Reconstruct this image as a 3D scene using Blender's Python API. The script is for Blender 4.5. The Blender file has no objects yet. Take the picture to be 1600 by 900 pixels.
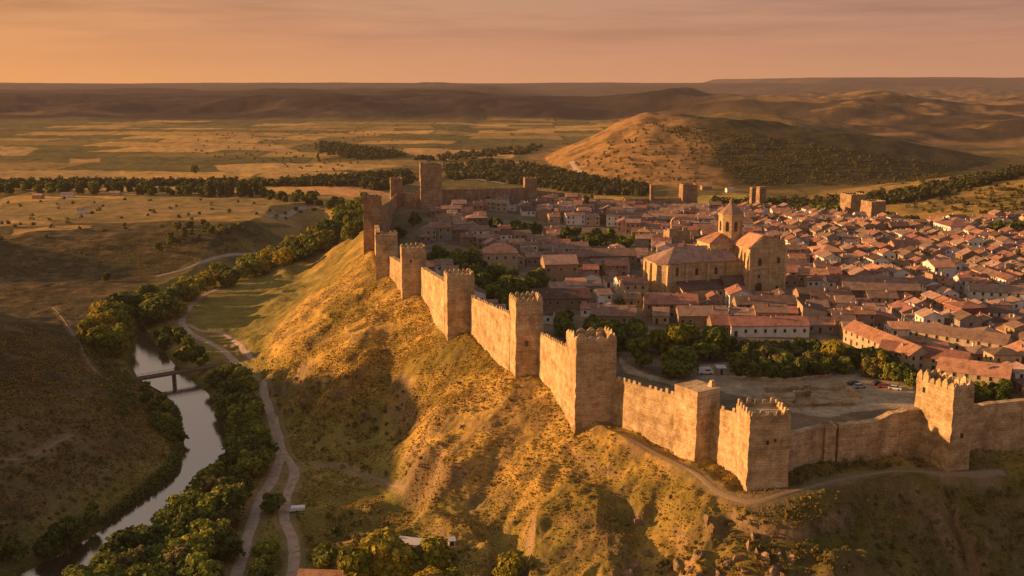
import bpy, math, random
import numpy as np
from mathutils import Vector, Matrix

rng = np.random.default_rng(7)
random.seed(7)
S = bpy.context.scene
COL = S.collection
R = math.radians

# ------------------------------------------------------------------ camera
CZ = 100.0
F = 1600.0
TH = math.atan(320.0 / 1600.0)
FW = np.array([0, math.cos(TH), -math.sin(TH)])
UP = np.array([0, math.sin(TH), math.cos(TH)])
cd = bpy.data.cameras.new('camera')
cam = bpy.data.objects.new('camera', cd)
COL.objects.link(cam)
cam.location = (0, 0, CZ)
cam.rotation_euler = (math.pi / 2 - TH, 0, 0)
cd.sensor_width = 36
cd.lens = 36
cd.clip_start = 1
cd.clip_end = 60000
S.camera = cam


def ray(px, py):
    px = np.asarray(px, float)
    py = np.asarray(py, float)
    return (FW[None, :] + ((px - 800) / F)[..., None] * np.array([[1., 0, 0]])
            - ((py - 450) / F)[..., None] * UP[None, :])


def atz(px, py, z):
    d = ray(np.array([px]), np.array([py]))[0]
    t = (z - CZ) / d[2]
    return np.array([d[0] * t, d[1] * t, z])


def project(x, y, z):
    d = y * FW[1] + (z - CZ) * FW[2]
    u = y * UP[1] + (z - CZ) * UP[2]
    return 800 + F * x / d, 450 - F * u / d, d


def ztop(x, y, row):
    a = math.atan((450 - row) / F) - TH
    return CZ + math.tan(a) * y


# ------------------------------------------------------------------ noise
def _hash(ix, iy, seed):
    h = (ix.astype(np.int64) * 374761393 + iy.astype(np.int64) * 668265263 + seed * 982451653) & 0xFFFFFFFF
    h = ((h ^ (h >> 13)) * 1274126177) & 0xFFFFFFFF
    return ((h ^ (h >> 16)) & 0xFFFF) / 65535.0


def vnoise(x, y, seed=0):
    ix = np.floor(x)
    iy = np.floor(y)
    fx = x - ix
    fy = y - iy
    fx = fx * fx * fx * (fx * (fx * 6 - 15) + 10)
    fy = fy * fy * fy * (fy * (fy * 6 - 15) + 10)
    a = _hash(ix, iy, seed)
    b = _hash(ix + 1, iy, seed)
    c = _hash(ix, iy + 1, seed)
    d = _hash(ix + 1, iy + 1, seed)
    return (a * (1 - fx) + b * fx) * (1 - fy) + (c * (1 - fx) + d * fx) * fy


def fbm(x, y, sc, oct=4, seed=0, gain=.5):
    x = np.asarray(x, float) / sc
    y = np.asarray(y, float) / sc
    s = 0
    a = 1.0
    n = 0
    for i in range(oct):
        ca, sa = math.cos(i * 1.3 + .5), math.sin(i * 1.3 + .5)
        s = s + a * (vnoise(x * ca - y * sa, x * sa + y * ca, seed + i * 17) * 2 - 1)
        n += a
        a *= gain
        x = x * 2.03
        y = y * 2.03
    return s / n


def sstep(a, b, x):
    t = np.clip((x - a) / (b - a), 0, 1)
    return t * t * (3 - 2 * t)


def smax(a, b, k):
    h = np.clip(.5 + .5 * (a - b) / k, 0, 1)
    return b * (1 - h) + a * h + k * h * (1 - h)


def seg_dist(x, y, P, closed=False):
    """distance to a polyline and the arc parameter of the nearest point"""
    P = np.asarray(P, float)
    n = len(P)
    best = np.full(np.shape(x), 1e18)
    par = np.zeros(np.shape(x))
    for i in range(n if closed else n - 1):
        a = P[i]
        b = P[(i + 1) % n]
        dx, dy = b[0] - a[0], b[1] - a[1]
        L = dx * dx + dy * dy + 1e-9
        t = np.clip(((x - a[0]) * dx + (y - a[1]) * dy) / L, 0, 1)
        d = (x - a[0] - t * dx) ** 2 + (y - a[1] - t * dy) ** 2
        m = d < best
        best = np.where(m, d, best)
        par = np.where(m, i + t, par)
    return np.sqrt(best), par


def inpoly(x, y, P):
    P = np.asarray(P, float)
    n = len(P)
    c = np.zeros(np.shape(x), bool)
    for i in range(n):
        x1, y1 = P[i][:2]
        x2, y2 = P[(i + 1) % n][:2]
        m = ((y1 > y) != (y2 > y)) & (x < (x2 - x1) * (y - y1) / (y2 - y1 + 1e-12) + x1)
        c ^= m
    return c


def ppoly(pts, z):
    return np.array([atz(a, b, z)[:2] for a, b in pts])


# ------------------------------------------------------------------ layout of the town wall
# name: near bottom corner of each tower (px,row), ground z, width, depth, rotation, row of the wall-walk
T = {
    'T1': (1167, 762, 0, 10.5, 10.5, 6, 655),
    'T2': (1086, 721, 1, 8.0, 9.0, 32, 613),
    'T3': (899, 658, 4, 12.0, 11.0, 12, 541),
    'T5': (806, 586, 7, 9.0, 9.0, 14, 476),
    'T4': (700, 523, 9, 10.0, 9.0, 12, 434),
    'T6': (629, 462, 12, 10.0, 9.0, 10, 391),
    'T7': (588, 432, 14, 9.8, 9.0, 6, 370),
    'T8': (569, 393, 18, 9.0, 9.0, 6, 310),
    'TR': (1480, 736, 0, 6.6, 14.0, 19, 617),
}
TP = {}
for k, v in T.items():
    p = atz(v[0], v[1], v[2])
    a = R(v[5])
    e1 = np.array([math.cos(a), math.sin(a)])
    e2 = np.array([-math.sin(a), math.cos(a)])
    c = p[:2] + e1 * v[3] / 2 + e2 * v[4] / 2
    TP[k] = dict(c=c, e1=e1, e2=e2, w=v[3], d=v[4], rot=a, z=v[2], near=p[:2], top=ztop(p[0], p[1], v[6]))

FARW = {
    'T9': (611, 322, 18, 8, 8, 10, 281),
    'T10': (658, 326, 17, 14, 13, 8, 258),
    'T11': (820, 317, 9, 9.5, 8, 8, 280),
    'T12': (1066, 328, 1, 12, 10, 8, 290),
    'T13': (1016, 327, 2, 3, 3, 8, 289),
    'T14': (1186, 325, 0, 6.0, 6, 15, 292),
    'T14b': (1174, 322, 0, 5.0, 4, 15, 293),
    'T15': (1328, 340, 0, 14, 13, 20, 306),
    'T16': (1360, 347, 0, 13, 12, 20, 317),
}
for k, v in FARW.items():
    p = atz(v[0], v[1], v[2])
    a = R(v[5])
    e1 = np.array([math.cos(a), math.sin(a)])
    e2 = np.array([-math.sin(a), math.cos(a)])
    c = p[:2] + e1 * v[3] / 2 + e2 * v[4] / 2
    TP[k] = dict(c=c, e1=e1, e2=e2, w=v[3], d=v[4], rot=a, z=v[2], near=p[:2], top=ztop(p[0], p[1], v[6]))


def cc(k, a=.5, b=.5):
    t = TP[k]
    return t['near'] + t['e1'] * t['w'] * a + t['e2'] * t['d'] * b


# outer wall polyline (world xy), from the far right front corner round by the left to the far side
pR2 = atz(1600, 697, 0)[:2]
pR2b = pR2 + (pR2 - cc('TR', 1, .7)) * 4
nodes_front = [pR2b, pR2, cc('TR', .9, .75), atz(1428, 709, 0)[:2], atz(1304, 724, 0)[:2], atz(1283, 722, 0)[:2], cc('T1', .8, .7)]
LEFTW = [cc('T1', .5, .8), cc('T2', .5, .8), cc('T3', .6, .8), cc('T5', .6, .8), cc('T4', .6, .8), cc('T6', .6, .8), cc('T7'), cc('T8'),
         cc('T9'), cc('T10')]
FARL = [cc('T11'), atz(906, 318, 6)[:2], atz(976, 325, 3)[:2], cc('T12'), cc('T14'), atz(1260, 330, 0)[:2], cc('T15'), cc('T16')]
TOWN = np.array(nodes_front + LEFTW[1:] + FARL + [np.array([330., 780.]), np.array([480., 760.]), np.array([900., 800.]), np.array([900., 150.])])

CTRL = []
for k, z in [('T1', 0), ('T2', 1), ('T3', 4), ('T5', 7), ('T4', 9), ('T6', 12), ('T7', 14), ('T8', 18), ('TR', 0), ('T9', 18), ('T10', 17),
             ('T11', 9), ('T12', 1), ('T14', 0), ('T15', 0), ('T16', 0)]:
    CTRL.append((TP[k]['near'][0], TP[k]['near'][1], z))
for px, py, z in [(1600, 697, 0), (1200, 600, 0), (1184, 464, 2), (760, 428, 6), (900, 500, 3), (1400, 500, 0), (1500, 380, -1), (1300, 400, 1), (1000, 400, 3),
                  (900, 380, 5), (700, 350, 12), (1050, 580, 1), (1600, 500, -1), (1330, 735, 0)]:
    p = atz(px, py, z)
    CTRL.append((p[0], p[1], z))
CTRL += [(600, 300, -2), (600, 700, -2), (300, 800, -2), (0, 200, 0), (-100, 300, 7)]
CTRL = np.array(CTRL, float)


def plateau(x, y):
    num = 0
    den = 0
    for a, b, z in CTRL:
        w = 1 / ((x - a) ** 2 + (y - b) ** 2 + 60) ** 1.3
        num = num + w * z
        den = den + w
    return num / den


# river: left and right banks in pixels on the water level
WZ = -31.0
RIV = [(208, 505, 8), (214, 522, 14), (228, 545, 34), (236, 566, 50), (252, 589, 60), (290, 614, 50), (311, 639, 45), (321, 678, 50), (318, 733, 54),
       (284, 766, 68), (238, 800, 76), (196, 833, 74), (134, 870, 68), (66, 905, 70), (0, 945, 90), (-90, 1010, 100)]
RL = []
RR = []
for (a, b, w) in RIV:
    RL.append(atz(a - w / 2, b, WZ)[:2])
    RR.append(atz(a + w / 2, b, WZ)[:2])
# the far reach, mostly hidden by the trees
ext = [np.array([-212., 640.]), np.array([-196., 740.]), np.array([-172., 840.]), np.array([-190., 960.])]
RL = [e + np.array([-6, 0]) for e in ext[::-1]] + RL
RR = [e + np.array([6, 0]) for e in ext[::-1]] + RR
RL = np.array(RL)
RR = np.array(RR)
RC = (RL + RR) / 2
RHW = np.linalg.norm(RL - RR, axis=1) / 2 * .92
RIVPOLY = np.vstack([RL, RR[::-1]])
_o = np.argsort(RC[:, 1])


def river_x(y):
    return np.interp(y, RC[_o, 1], RC[_o, 0])


FOREROCK = atz(1080, 860, -14)[:2]


def bump(x, y, cx, cy, rl, rr, rn, rf, h, rot=0.0, p=1.0):
    dx = x - cx
    dy = y - cy
    if rot:
        c, s = math.cos(rot), math.sin(rot)
        dx, dy = dx * c + dy * s, -dx * s + dy * c
    sx = np.where(dx < 0, rl, rr)
    sy = np.where(dy < 0, rn, rf)
    r = np.sqrt((dx / sx) ** 2 + (dy / sy) ** 2 + .012)
    v = np.clip(1 - r, 0, 1)
    return h * v ** p * 1.12


def terrain(x, y, fine=True, full=False):
    x = np.asarray(x, float)
    y = np.asarray(y, float)
    dist, par = seg_dist(x, y, TOWN, True)
    ins = inpoly(x, y, TOWN)
    dout = np.where(ins, 0, dist)
    zp = plateau(x, y)
    # valley floor and plain
    wob = fbm(x, y, 60, 4, 3)
    floor = -27 + 1.6 * wob
    back = sstep(690, 860, y + 30 * fbm(x, y, 120, 3, 5))
    left_side = sstep(-90, -160, x)
    floor = floor + back * (8 + 4 * left_side) + sstep(900, 3200, y) * (2 + 4 * fbm(x, y, 400, 3, 9))
    floor = floor + sstep(0, 300, x) * 0
    # front: ground falls away towards the camera
    floor = floor - 14 * sstep(-10, 60, x) * sstep(260, 200, y)
    # spurs and gullies on the scarp: vary the effective distance along the wall
    s = fbm(par * 24 + dist * .22 + 7 * fbm(x, y, 34, 2, 23), dist * .35 - par * 6, 21, 3, 21)
    s2 = fbm(x, y, 14, 4, 31)
    front = sstep(-25, 60, x) * sstep(330, 250, y)
    w0 = 2.5 + 10 * front
    e = np.clip(dout - w0, 0, None)
    k = np.clip(.66 + np.where(par > 11, .35, .75) * s, .38, 1.1)
    k = np.where(par > 15.3, .22, k)
    drop = e * k * (1 + .10 * s2)
    drop = drop * (1 + .9 * np.exp(-e / 9.) * (s * .6 + .2) * front)
    drop = drop + np.where(e > 0, 1, 0) * front * 3.0 * sstep(7, 10, e + 4 * s2) * sstep(.0, .35, fbm(x, y, 26, 2, 77) + .25)
    hill = zp - drop - .02 * dout
    h = smax(hill, floor, 9.0)
    h = np.where(ins, zp + .0, h)
    # left bank hill
    dl = river_x(y) - x - 14
    fall = sstep(560 + .55 * np.clip(-250 - x, 0, 200), 435 + .55 * np.clip(-250 - x, 0, 200), y + 10 * wob)
    rise = np.where(dl > 0, 34 * (1 - np.exp(-np.clip(dl, 0, None) / 62)), 0) * (1 + .22 * fbm(x, y, 38, 4, 41))
    rise = rise + 12 * sstep(100, 260, dl) * sstep(440, 340, y)
    lh = rise * fall
    big = bump(x, y, -440, 390, 260, 205, 105, 105, 54) + bump(x, y, -570, 700, 260, 190, 120, 170, 52)  # unseen hills left of view, added for the shade they cast
    h = h + np.where(dl > 0, lh, 0) + big
    # low scarp on the far left
    h = h + 7 * sstep(-120, -200, x) * np.exp(-((y - 800 - .25 * (x + 200)) / 70) ** 2) * (1 + .4 * wob)
    # cone hill beyond the town
    rg = fbm(x + 40 * fbm(x, y, 160, 2, 4), y, 90, 4, 61)
    c1 = bump(x, y, 217, 1640, 165, 520, 430, 300, 69)
    c1 = c1 * (1 + .13 * rg) + np.where(c1 > 1, 2.0 * rg, 0)
    h = h + c1
    h = h + bump(x, y, 520, 1500, 330, 420, 300, 300, 16)
    # lit hill right of the town
    h = h + bump(x, y, 620, 1000, 330, 400, 190, 260, 44) * (1 + .1 * wob)
    # rolling country on the right
    rm = sstep(0, 500, x - .05 * y) * sstep(1700, 2500, y)
    h = h + rm * (16 + 95 * np.clip(fbm(x, y, 700, 5, 71), -.15, 1) ** 1 + 10 * fbm(x, y, 150, 3, 72) + 12 * sstep(2500, 5500, y))
    h = h + bump(x, y, 560, 4000, 800, 900, 500, 500, 44)
    h = h + bump(x, y, 1500, 3300, 900, 1200, 500, 600, 34)
    h = h + bump(x, y, 2700, 4400, 1400, 1400, 600, 700, 45)
    # far left range
    g = fbm(x, y, 520, 5, 81)
    cx = sstep(720, -200, x + 120 * g)
    ry = sstep(3300, 4150, y + 330 * g)
    h = h + cx * ry * (66 + 46 * fbm(x, y, 1200, 3, 83) + 30 * g)
    # most distant table land
    fr = sstep(7600, 10200, y + 900 * fbm(x, y, 2500, 4, 91))
    mesa = sstep(2750, 3000, x + 60 * fbm(x, y, 400, 2, 95)) * (34 - 6 * sstep(4200, 4800, x) + 10 * sstep(5200, 5600, x))
    tgt = 97 + 20 * fbm(x, y, 1600, 4, 93) * (1 - .7 * (mesa > 5)) + mesa * 1.7
    h = h * (1 - fr) + fr * np.maximum(h, tgt)
    h = h + sstep(1500, 3000, y) * 3 * fbm(x, y, 260, 4, 97)
    # river bed
    dr, pr = seg_dist(x, y, RC)
    hw = np.interp(pr, np.arange(len(RHW)), RHW)
    e = dr - hw
    bed = np.where(e < 0, WZ - 1.2, WZ - 1.2 + np.clip(e, 0, None) * .55)
    near = y < 1000
    h = np.where(near & (dr < 60), np.minimum(h, np.maximum(bed, WZ - 1.2)), h)
    if fine:
        fd = sstep(900, 300, y) * np.where(ins, .12, 1.0) * sstep(0, 6, e)
        fd = fd * ROADMASK(x, y)
        rill = fbm(par * 30 + .05 * dist + .12 * x, dist * .07, 4.2, 3, 191) * sstep(1, 12, dout) * (dout < 90)
        h = h + fd * .85 * rill
        h = h + fd * (1.35 * fbm(x, y, 9, 3, 51) + .45 * np.abs(fbm(x, y, 2.6, 2, 53)) + .9 * fbm(x, y, 22, 2, 57))
        fm = sstep(300, 1200, y) * np.where(ins, 0, 1)
        h = h + fm * 1.2 * fbm(x, y, 25, 3, 59)
    if full:
        return h, dout, ins, par, dl, e, s
    return h


ROADS = []


def ROADMASK(x, y):
    m = np.ones(np.shape(x))
    for pts, w in ROADS:
        d, _ = seg_dist(x, y, pts)
        m = np.minimum(m, sstep(w * .5 + .3, w * .5 + 3.0, d))
    return m


def hit(px, py, fine=False):
    px = np.atleast_1d(np.asarray(px, float))
    py = np.atleast_1d(np.asarray(py, float))
    out = np.zeros((len(px), 3))
    t = 150 * 1.008 ** np.arange(560)
    for i0 in range(0, len(px), 400):
        d = ray(px[i0:i0 + 400], py[i0:i0 + 400])
        X = d[:, 0:1] * t
        Y = d[:, 1:2] * t
        Z = CZ + d[:, 2:3] * t
        H = terrain(X, Y, fine)
        below = Z < H
        j = np.argmax(below, axis=1)
        j = np.clip(j, 1, None)
        r = np.arange(len(j))
        g0 = Z[r, j - 1] - H[r, j - 1]
        g1 = Z[r, j] - H[r, j]
        f = np.clip(g0 / (g0 - g1 + 1e-9), 0, 1)
        tt = t[j - 1] + f * (t[j] - t[j - 1])
        out[i0:i0 + 400, 0] = d[:, 0] * tt
        out[i0:i0 + 400, 1] = d[:, 1] * tt
    out[:, 2] = terrain(out[:, 0], out[:, 1], fine)
    return out


def smooth_line(P, step=2.0):
    P = np.asarray(P, float)
    # Catmull-Rom
    Q = np.vstack([2 * P[0] - P[1], P, 2 * P[-1] - P[-2]])
    out = []
    for i in range(1, len(Q) - 2):
        L = np.linalg.norm(Q[i + 1] - Q[i])
        n = max(2, int(L / step))
        for k in range(n):
            t = k / n
            a, b, c, d = Q[i - 1], Q[i], Q[i + 1], Q[i + 2]
            out.append(.5 * ((2 * b) + (-a + c) * t + (2 * a - 5 * b + 4 * c - d) * t * t + (-a + 3 * b - 3 * c + d) * t ** 3))
    out.append(P[-1])
    return np.array(out)


ROADPX = [
    ('dirt_road', 'main', 3.5, [(360, 925), (369, 900), (389, 833), (408, 778), (428, 744), (438, 700), (428, 661), (414, 622), (394, 589), (369, 567), (352, 550),
                                (328, 536), (296, 519), (284, 502), (294, 482), (317, 463), (340, 452)]),
    ('dirt_track', 'loop', 2.4, [(293, 507), (315, 517), (350, 522), (376, 540), (400, 562)]),
    ('dirt_track', 'branch', 3.0, [(440, 706), (454, 724), (460, 742), (447, 778), (444, 811), (456, 839), (460, 870), (456, 905)]),
    ('footpath', 'slope', 1.0, [(497, 727), (539, 730), (591, 748), (633, 768)]),
    ('dirt_track', 'far', 2.6, [(244, 432), (300, 416), (355, 399), (420, 396)]),
    ('footpath', 'lefthill', .9, [(-20, 724), (55, 711), (114, 680)]),
    ('footpath', 'leftvalley', .9, [(83, 480), (100, 500), (133, 555), (161, 590), (176, 590)]),
    ('footpath', 'wall', 1.6, [(978, 682), (1005, 696), (1080, 735), (1125, 770), (1180, 784), (1240, 768), (1320, 748), (1400, 736), (1470, 742), (1530, 742), (1570, 735)]),
    ('dirt_track', 'plain', 5.0, [(412, 337), (460, 330), (502, 321)]),
    ('dirt_track', 'conehill', 6.0, [(893, 252), (900, 264), (912, 272), (930, 279)]),
]
ROADW = {}
for nm, key, w, pts in ROADPX:
    p = hit([a for a, b in pts], [b for a, b in pts])
    ROADW[key] = smooth_line(p[:, :2], 2.0)
for nm, key, w, pts in ROADPX:
    ROADS.append((ROADW[key][::3] if key != 'main' else ROADW[key][::2], w))

# ------------------------------------------------------------------ materials
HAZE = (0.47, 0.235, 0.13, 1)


def add_haze(nt, shader_out, out_in):  # distance haze painted into the materials as blended emission
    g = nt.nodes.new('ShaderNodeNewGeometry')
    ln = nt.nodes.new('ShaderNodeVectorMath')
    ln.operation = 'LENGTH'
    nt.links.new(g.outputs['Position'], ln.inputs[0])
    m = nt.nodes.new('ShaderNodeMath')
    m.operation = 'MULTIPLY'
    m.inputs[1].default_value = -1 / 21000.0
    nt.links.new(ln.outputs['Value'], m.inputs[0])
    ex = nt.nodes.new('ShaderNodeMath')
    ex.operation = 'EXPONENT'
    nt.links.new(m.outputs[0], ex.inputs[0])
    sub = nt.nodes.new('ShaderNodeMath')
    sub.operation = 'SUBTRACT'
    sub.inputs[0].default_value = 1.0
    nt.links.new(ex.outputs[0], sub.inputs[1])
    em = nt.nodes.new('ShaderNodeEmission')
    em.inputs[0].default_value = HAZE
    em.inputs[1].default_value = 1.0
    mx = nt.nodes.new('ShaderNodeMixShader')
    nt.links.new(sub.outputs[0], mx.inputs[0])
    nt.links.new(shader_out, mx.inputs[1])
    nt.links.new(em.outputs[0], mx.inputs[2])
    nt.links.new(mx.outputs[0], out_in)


def newmat(name, rough=.9, spec=.2):
    m = bpy.data.materials.new(name)
    m.use_nodes = True
    nt = m.node_tree
    b = nt.nodes['Principled BSDF']
    b.inputs['Roughness'].default_value = rough
    b.inputs['Specular IOR Level'].default_value = spec
    out = nt.nodes['Material Output']
    for l in list(nt.links):
        nt.links.remove(l)
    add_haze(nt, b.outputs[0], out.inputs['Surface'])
    return m, nt, b


def noise(nt, scale, detail=4, vec=None, rough=.6):
    n = nt.nodes.new('ShaderNodeTexNoise')
    n.inputs['Scale'].default_value = scale
    n.inputs['Detail'].default_value = detail
    n.inputs['Roughness'].default_value = rough
    if vec is not None:
        nt.links.new(vec, n.inputs['Vector'])
    return n


def pos(nt):
    return nt.nodes.new('ShaderNodeNewGeometry').outputs['Position']


def ramp(nt, fac, stops):
    r = nt.nodes.new('ShaderNodeValToRGB')
    cr = r.color_ramp
    while len(cr.elements) < len(stops):
        cr.elements.new(.5)
    for e, (p, c) in zip(cr.elements, stops):
        e.position = p
        e.color = (c[0], c[1], c[2], 1) if len(c) == 3 else c
    nt.links.new(fac, r.inputs[0])
    return r.outputs[0]


def mixc(nt, fac, a, b, mode='MIX'):
    m = nt.nodes.new('ShaderNodeMix')
    m.data_type = 'RGBA'
    m.blend_type = mode
    for inp, v in ((m.inputs[0], fac), (m.inputs[6], a), (m.inputs[7], b)):
        if isinstance(v, (int, float)):
            inp.default_value = v
        elif isinstance(v, tuple):
            inp.default_value = (v[0], v[1], v[2], 1)
        else:
            nt.links.new(v, inp)
    return m.outputs[2]


def bumpn(nt, b, h, strength=.5, dist=.3):
    n = nt.nodes.new('ShaderNodeBump')
    n.inputs['Strength'].default_value = strength
    n.inputs['Distance'].default_value = dist
    nt.links.new(h, n.inputs['Height'])
    nt.links.new(n.outputs[0], b.inputs['Normal'])


def mat_ground():
    m, nt, b = newmat('ground', .95, .05)
    at = nt.nodes.new('ShaderNodeAttribute')
    at.attribute_name = 'Col'
    P = pos(nt)
    n1 = noise(nt, .9, 8, P, .7)
    n2 = noise(nt, .12, 5, P, .6)
    n3 = noise(nt, .012, 6, P, .65)
    v1 = ramp(nt, n1.outputs[0], [(.3, (.66, .68, .62)), (.55, (1, 1, 1)), (.75, (1.4, 1.36, 1.25))])
    v2 = ramp(nt, n2.outputs[0], [(.3, (.7, .74, .7)), (.7, (1.25, 1.2, 1.15))])
    v3 = ramp(nt, n3.outputs[0], [(.3, (.8, .83, .8)), (.7, (1.15, 1.12, 1.1))])
    c = mixc(nt, 1.0, at.outputs[0], v1, 'MULTIPLY')
    c = mixc(nt, 1.0, c, v2, 'MULTIPLY')
    c = mixc(nt, 1.0, c, v3, 'MULTIPLY')
    nt.links.new(c, b.inputs['Base Color'])
    bumpn(nt, b, n1.outputs[0], .9, .5)
    return m


def mat_road():
    m, nt, b = newmat('dirt', .95, .05)
    P = pos(nt)
    n1 = noise(nt, .5, 6, P)
    n2 = noise(nt, 3, 4, P)
    c = ramp(nt, n1.outputs[0], [(.3, (.25, .19, .14)), (.5, (.37, .285, .215)), (.75, (.46, .365, .28))])
    c = mixc(nt, .25, c, n2.outputs[0], 'OVERLAY')
    nt.links.new(c, b.inputs['Base Color'])
    bumpn(nt, b, n2.outputs[0], .5, .1)
    return m


def mat_stone(name, c0, c1, c2, bs=1.0):
    m, nt, b = newmat(name, .92, .1)
    P = pos(nt)
    sx = nt.nodes.new('ShaderNodeSeparateXYZ')
    nt.links.new(P, sx.inputs[0])
    ad = nt.nodes.new('ShaderNodeMath')
    ad.operation = 'SUBTRACT'
    nt.links.new(sx.outputs[0], ad.inputs[0])
    nt.links.new(sx.outputs[1], ad.inputs[1])
    cb = nt.nodes.new('ShaderNodeCombineXYZ')
    nt.links.new(ad.outputs[0], cb.inputs[0])
    nt.links.new(sx.outputs[2], cb.inputs[1])
    br = nt.nodes.new('ShaderNodeTexBrick')
    br.inputs['Scale'].default_value = 1.0
    br.inputs['Brick Width'].default_value = .95 * bs
    br.inputs['Row Height'].default_value = .48 * bs
    br.inputs['Mortar Size'].default_value = .05
    br.inputs['Mortar Smooth'].default_value = .6
    br.inputs['Bias'].default_value = -.2
    br.inputs['Color1'].default_value = (1.12, 1.1, 1.08, 1)
    br.inputs['Color2'].default_value = (.78, .76, .74, 1)
    br.inputs['Mortar'].default_value = (.55, .52, .5, 1)
    dn = noise(nt, .8, 3, P)
    wv = nt.nodes.new('ShaderNodeVectorMath')
    wv.operation = 'SCALE'
    nt.links.new(dn.outputs['Color'], wv.inputs[0])
    wv.inputs['Scale'].default_value = .35
    av = nt.nodes.new('ShaderNodeVectorMath')
    nt.links.new(cb.outputs[0], av.inputs[0])
    nt.links.new(wv.outputs[0], av.inputs[1])
    nt.links.new(av.outputs[0], br.inputs['Vector'])
    n1 = noise(nt, .22, 6, P, .7)
    n2 = noise(nt, 2.2, 6, P, .75)
    # stretched streaks
    mp = nt.nodes.new('ShaderNodeMapping')
    mp.inputs['Scale'].default_value = (.7, .7, .12)
    nt.links.new(P, mp.inputs[0])
    n3 = noise(nt, 1.0, 4, mp.outputs[0], .7)
    mp2 = nt.nodes.new('ShaderNodeMapping')
    mp2.inputs['Scale'].default_value = (.06, .06, 1.0)
    nt.links.new(P, mp2.inputs[0])
    n4 = noise(nt, .9, 4, mp2.outputs[0], .7)
    c = ramp(nt, n1.outputs[0], [(.38, c0), (.5, c1), (.62, c2)])
    c = mixc(nt, .85, c, br.outputs[0], 'MULTIPLY')
    c = mixc(nt, .8, c, ramp(nt, n2.outputs[0], [(.32, (.6, .58, .56)), (.5, (1, 1, 1)), (.7, (1.2, 1.18, 1.15))]), 'MULTIPLY')
    c = mixc(nt, .5, c, ramp(nt, n3.outputs[0], [(.35, (.62, .62, .62)), (.55, (1, 1, 1))]), 'MULTIPLY')
    c = mixc(nt, .6, c, ramp(nt, n4.outputs[0], [(.35, (.72, .70, .68)), (.6, (1.1, 1.1, 1.1))]), 'MULTIPLY')
    oi = nt.nodes.new('ShaderNodeObjectInfo')
    hs = nt.nodes.new('ShaderNodeHueSaturation')
    mr = nt.nodes.new('ShaderNodeMapRange')
    nt.links.new(oi.outputs['Random'], mr.inputs[0])
    mr.inputs[3].default_value = .84
    mr.inputs[4].default_value = 1.08
    nt.links.new(mr.outputs[0], hs.inputs['Value'])
    nt.links.new(c, hs.inputs['Color'])
    nt.links.new(hs.outputs[0], b.inputs['Base Color'])
    bumpn(nt, b, n2.outputs[0], .8, .35)
    return m


def mat_roof(name, base, lich=.35):
    m, nt, b = newmat(name, .85, .15)
    tc = nt.nodes.new('ShaderNodeTexCoord').outputs['Object']
    P = pos(nt)
    n1 = noise(nt, .35, 6, P, .7)
    n2 = noise(nt, 2.5, 5, P, .8)
    w = nt.nodes.new('ShaderNodeTexWave')
    w.inputs['Scale'].default_value = 1.1
    w.inputs['Distortion'].default_value = 1.5
    w.inputs['Detail'].default_value = 2
    nt.links.new(tc, w.inputs['Vector'])
    dk = tuple(v * .5 for v in base)
    lt = tuple(min(v * 1.35, .9) for v in base)
    c = ramp(nt, n1.outputs[0], [(.3, dk), (.5, base), (.72, lt)])
    c = mixc(nt, .9, c, ramp(nt, n2.outputs[0], [(.3, (.45, .45, .45)), (.5, (1, 1, 1)), (.7, (1.35, 1.3, 1.2))]), 'MULTIPLY')
    c = mixc(nt, .3, c, w.outputs['Color'], 'MULTIPLY')
    oi = nt.nodes.new('ShaderNodeObjectInfo')
    hs = nt.nodes.new('ShaderNodeHueSaturation')
    mr = nt.nodes.new('ShaderNodeMapRange')
    nt.links.new(oi.outputs['Random'], mr.inputs[0])
    mr.inputs[3].default_value = .7
    mr.inputs[4].default_value = 1.25
    nt.links.new(mr.outputs[0], hs.inputs['Value'])
    nt.links.new(c, hs.inputs['Color'])
    nt.links.new(hs.outputs[0], b.inputs['Base Color'])
    bumpn(nt, b, w.outputs['Fac'], .5, .12)
    return m


def mat_plaster(name, base, rough=.85):
    m, nt, b = newmat(name, rough, .2)
    P = pos(nt)
    n1 = noise(nt, .5, 6, P, .7)
    n2 = noise(nt, 3, 4, P)
    c = ramp(nt, n1.outputs[0], [(.3, tuple(v * .68 for v in base)), (.6, base)])
    c = mixc(nt, .5, c, ramp(nt, n2.outputs[0], [(.3, (.75, .73, .7)), (.6, (1.05, 1.05, 1.05))]), 'MULTIPLY')
    nt.links.new(c, b.inputs['Base Color'])
    return m


def mat_flat(name, base, rough=.6, spec=.4, metal=0):
    m, nt, b = newmat(name, rough, spec)
    P = pos(nt)
    n1 = noise(nt, 2.0, 4, P)
    c = ramp(nt, n1.outputs[0], [(.3, tuple(v * .8 for v in base)), (.7, tuple(v * 1.1 for v in base))])
    nt.links.new(c, b.inputs['Base Color'])
    b.inputs['Metallic'].default_value = metal
    return m


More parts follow.
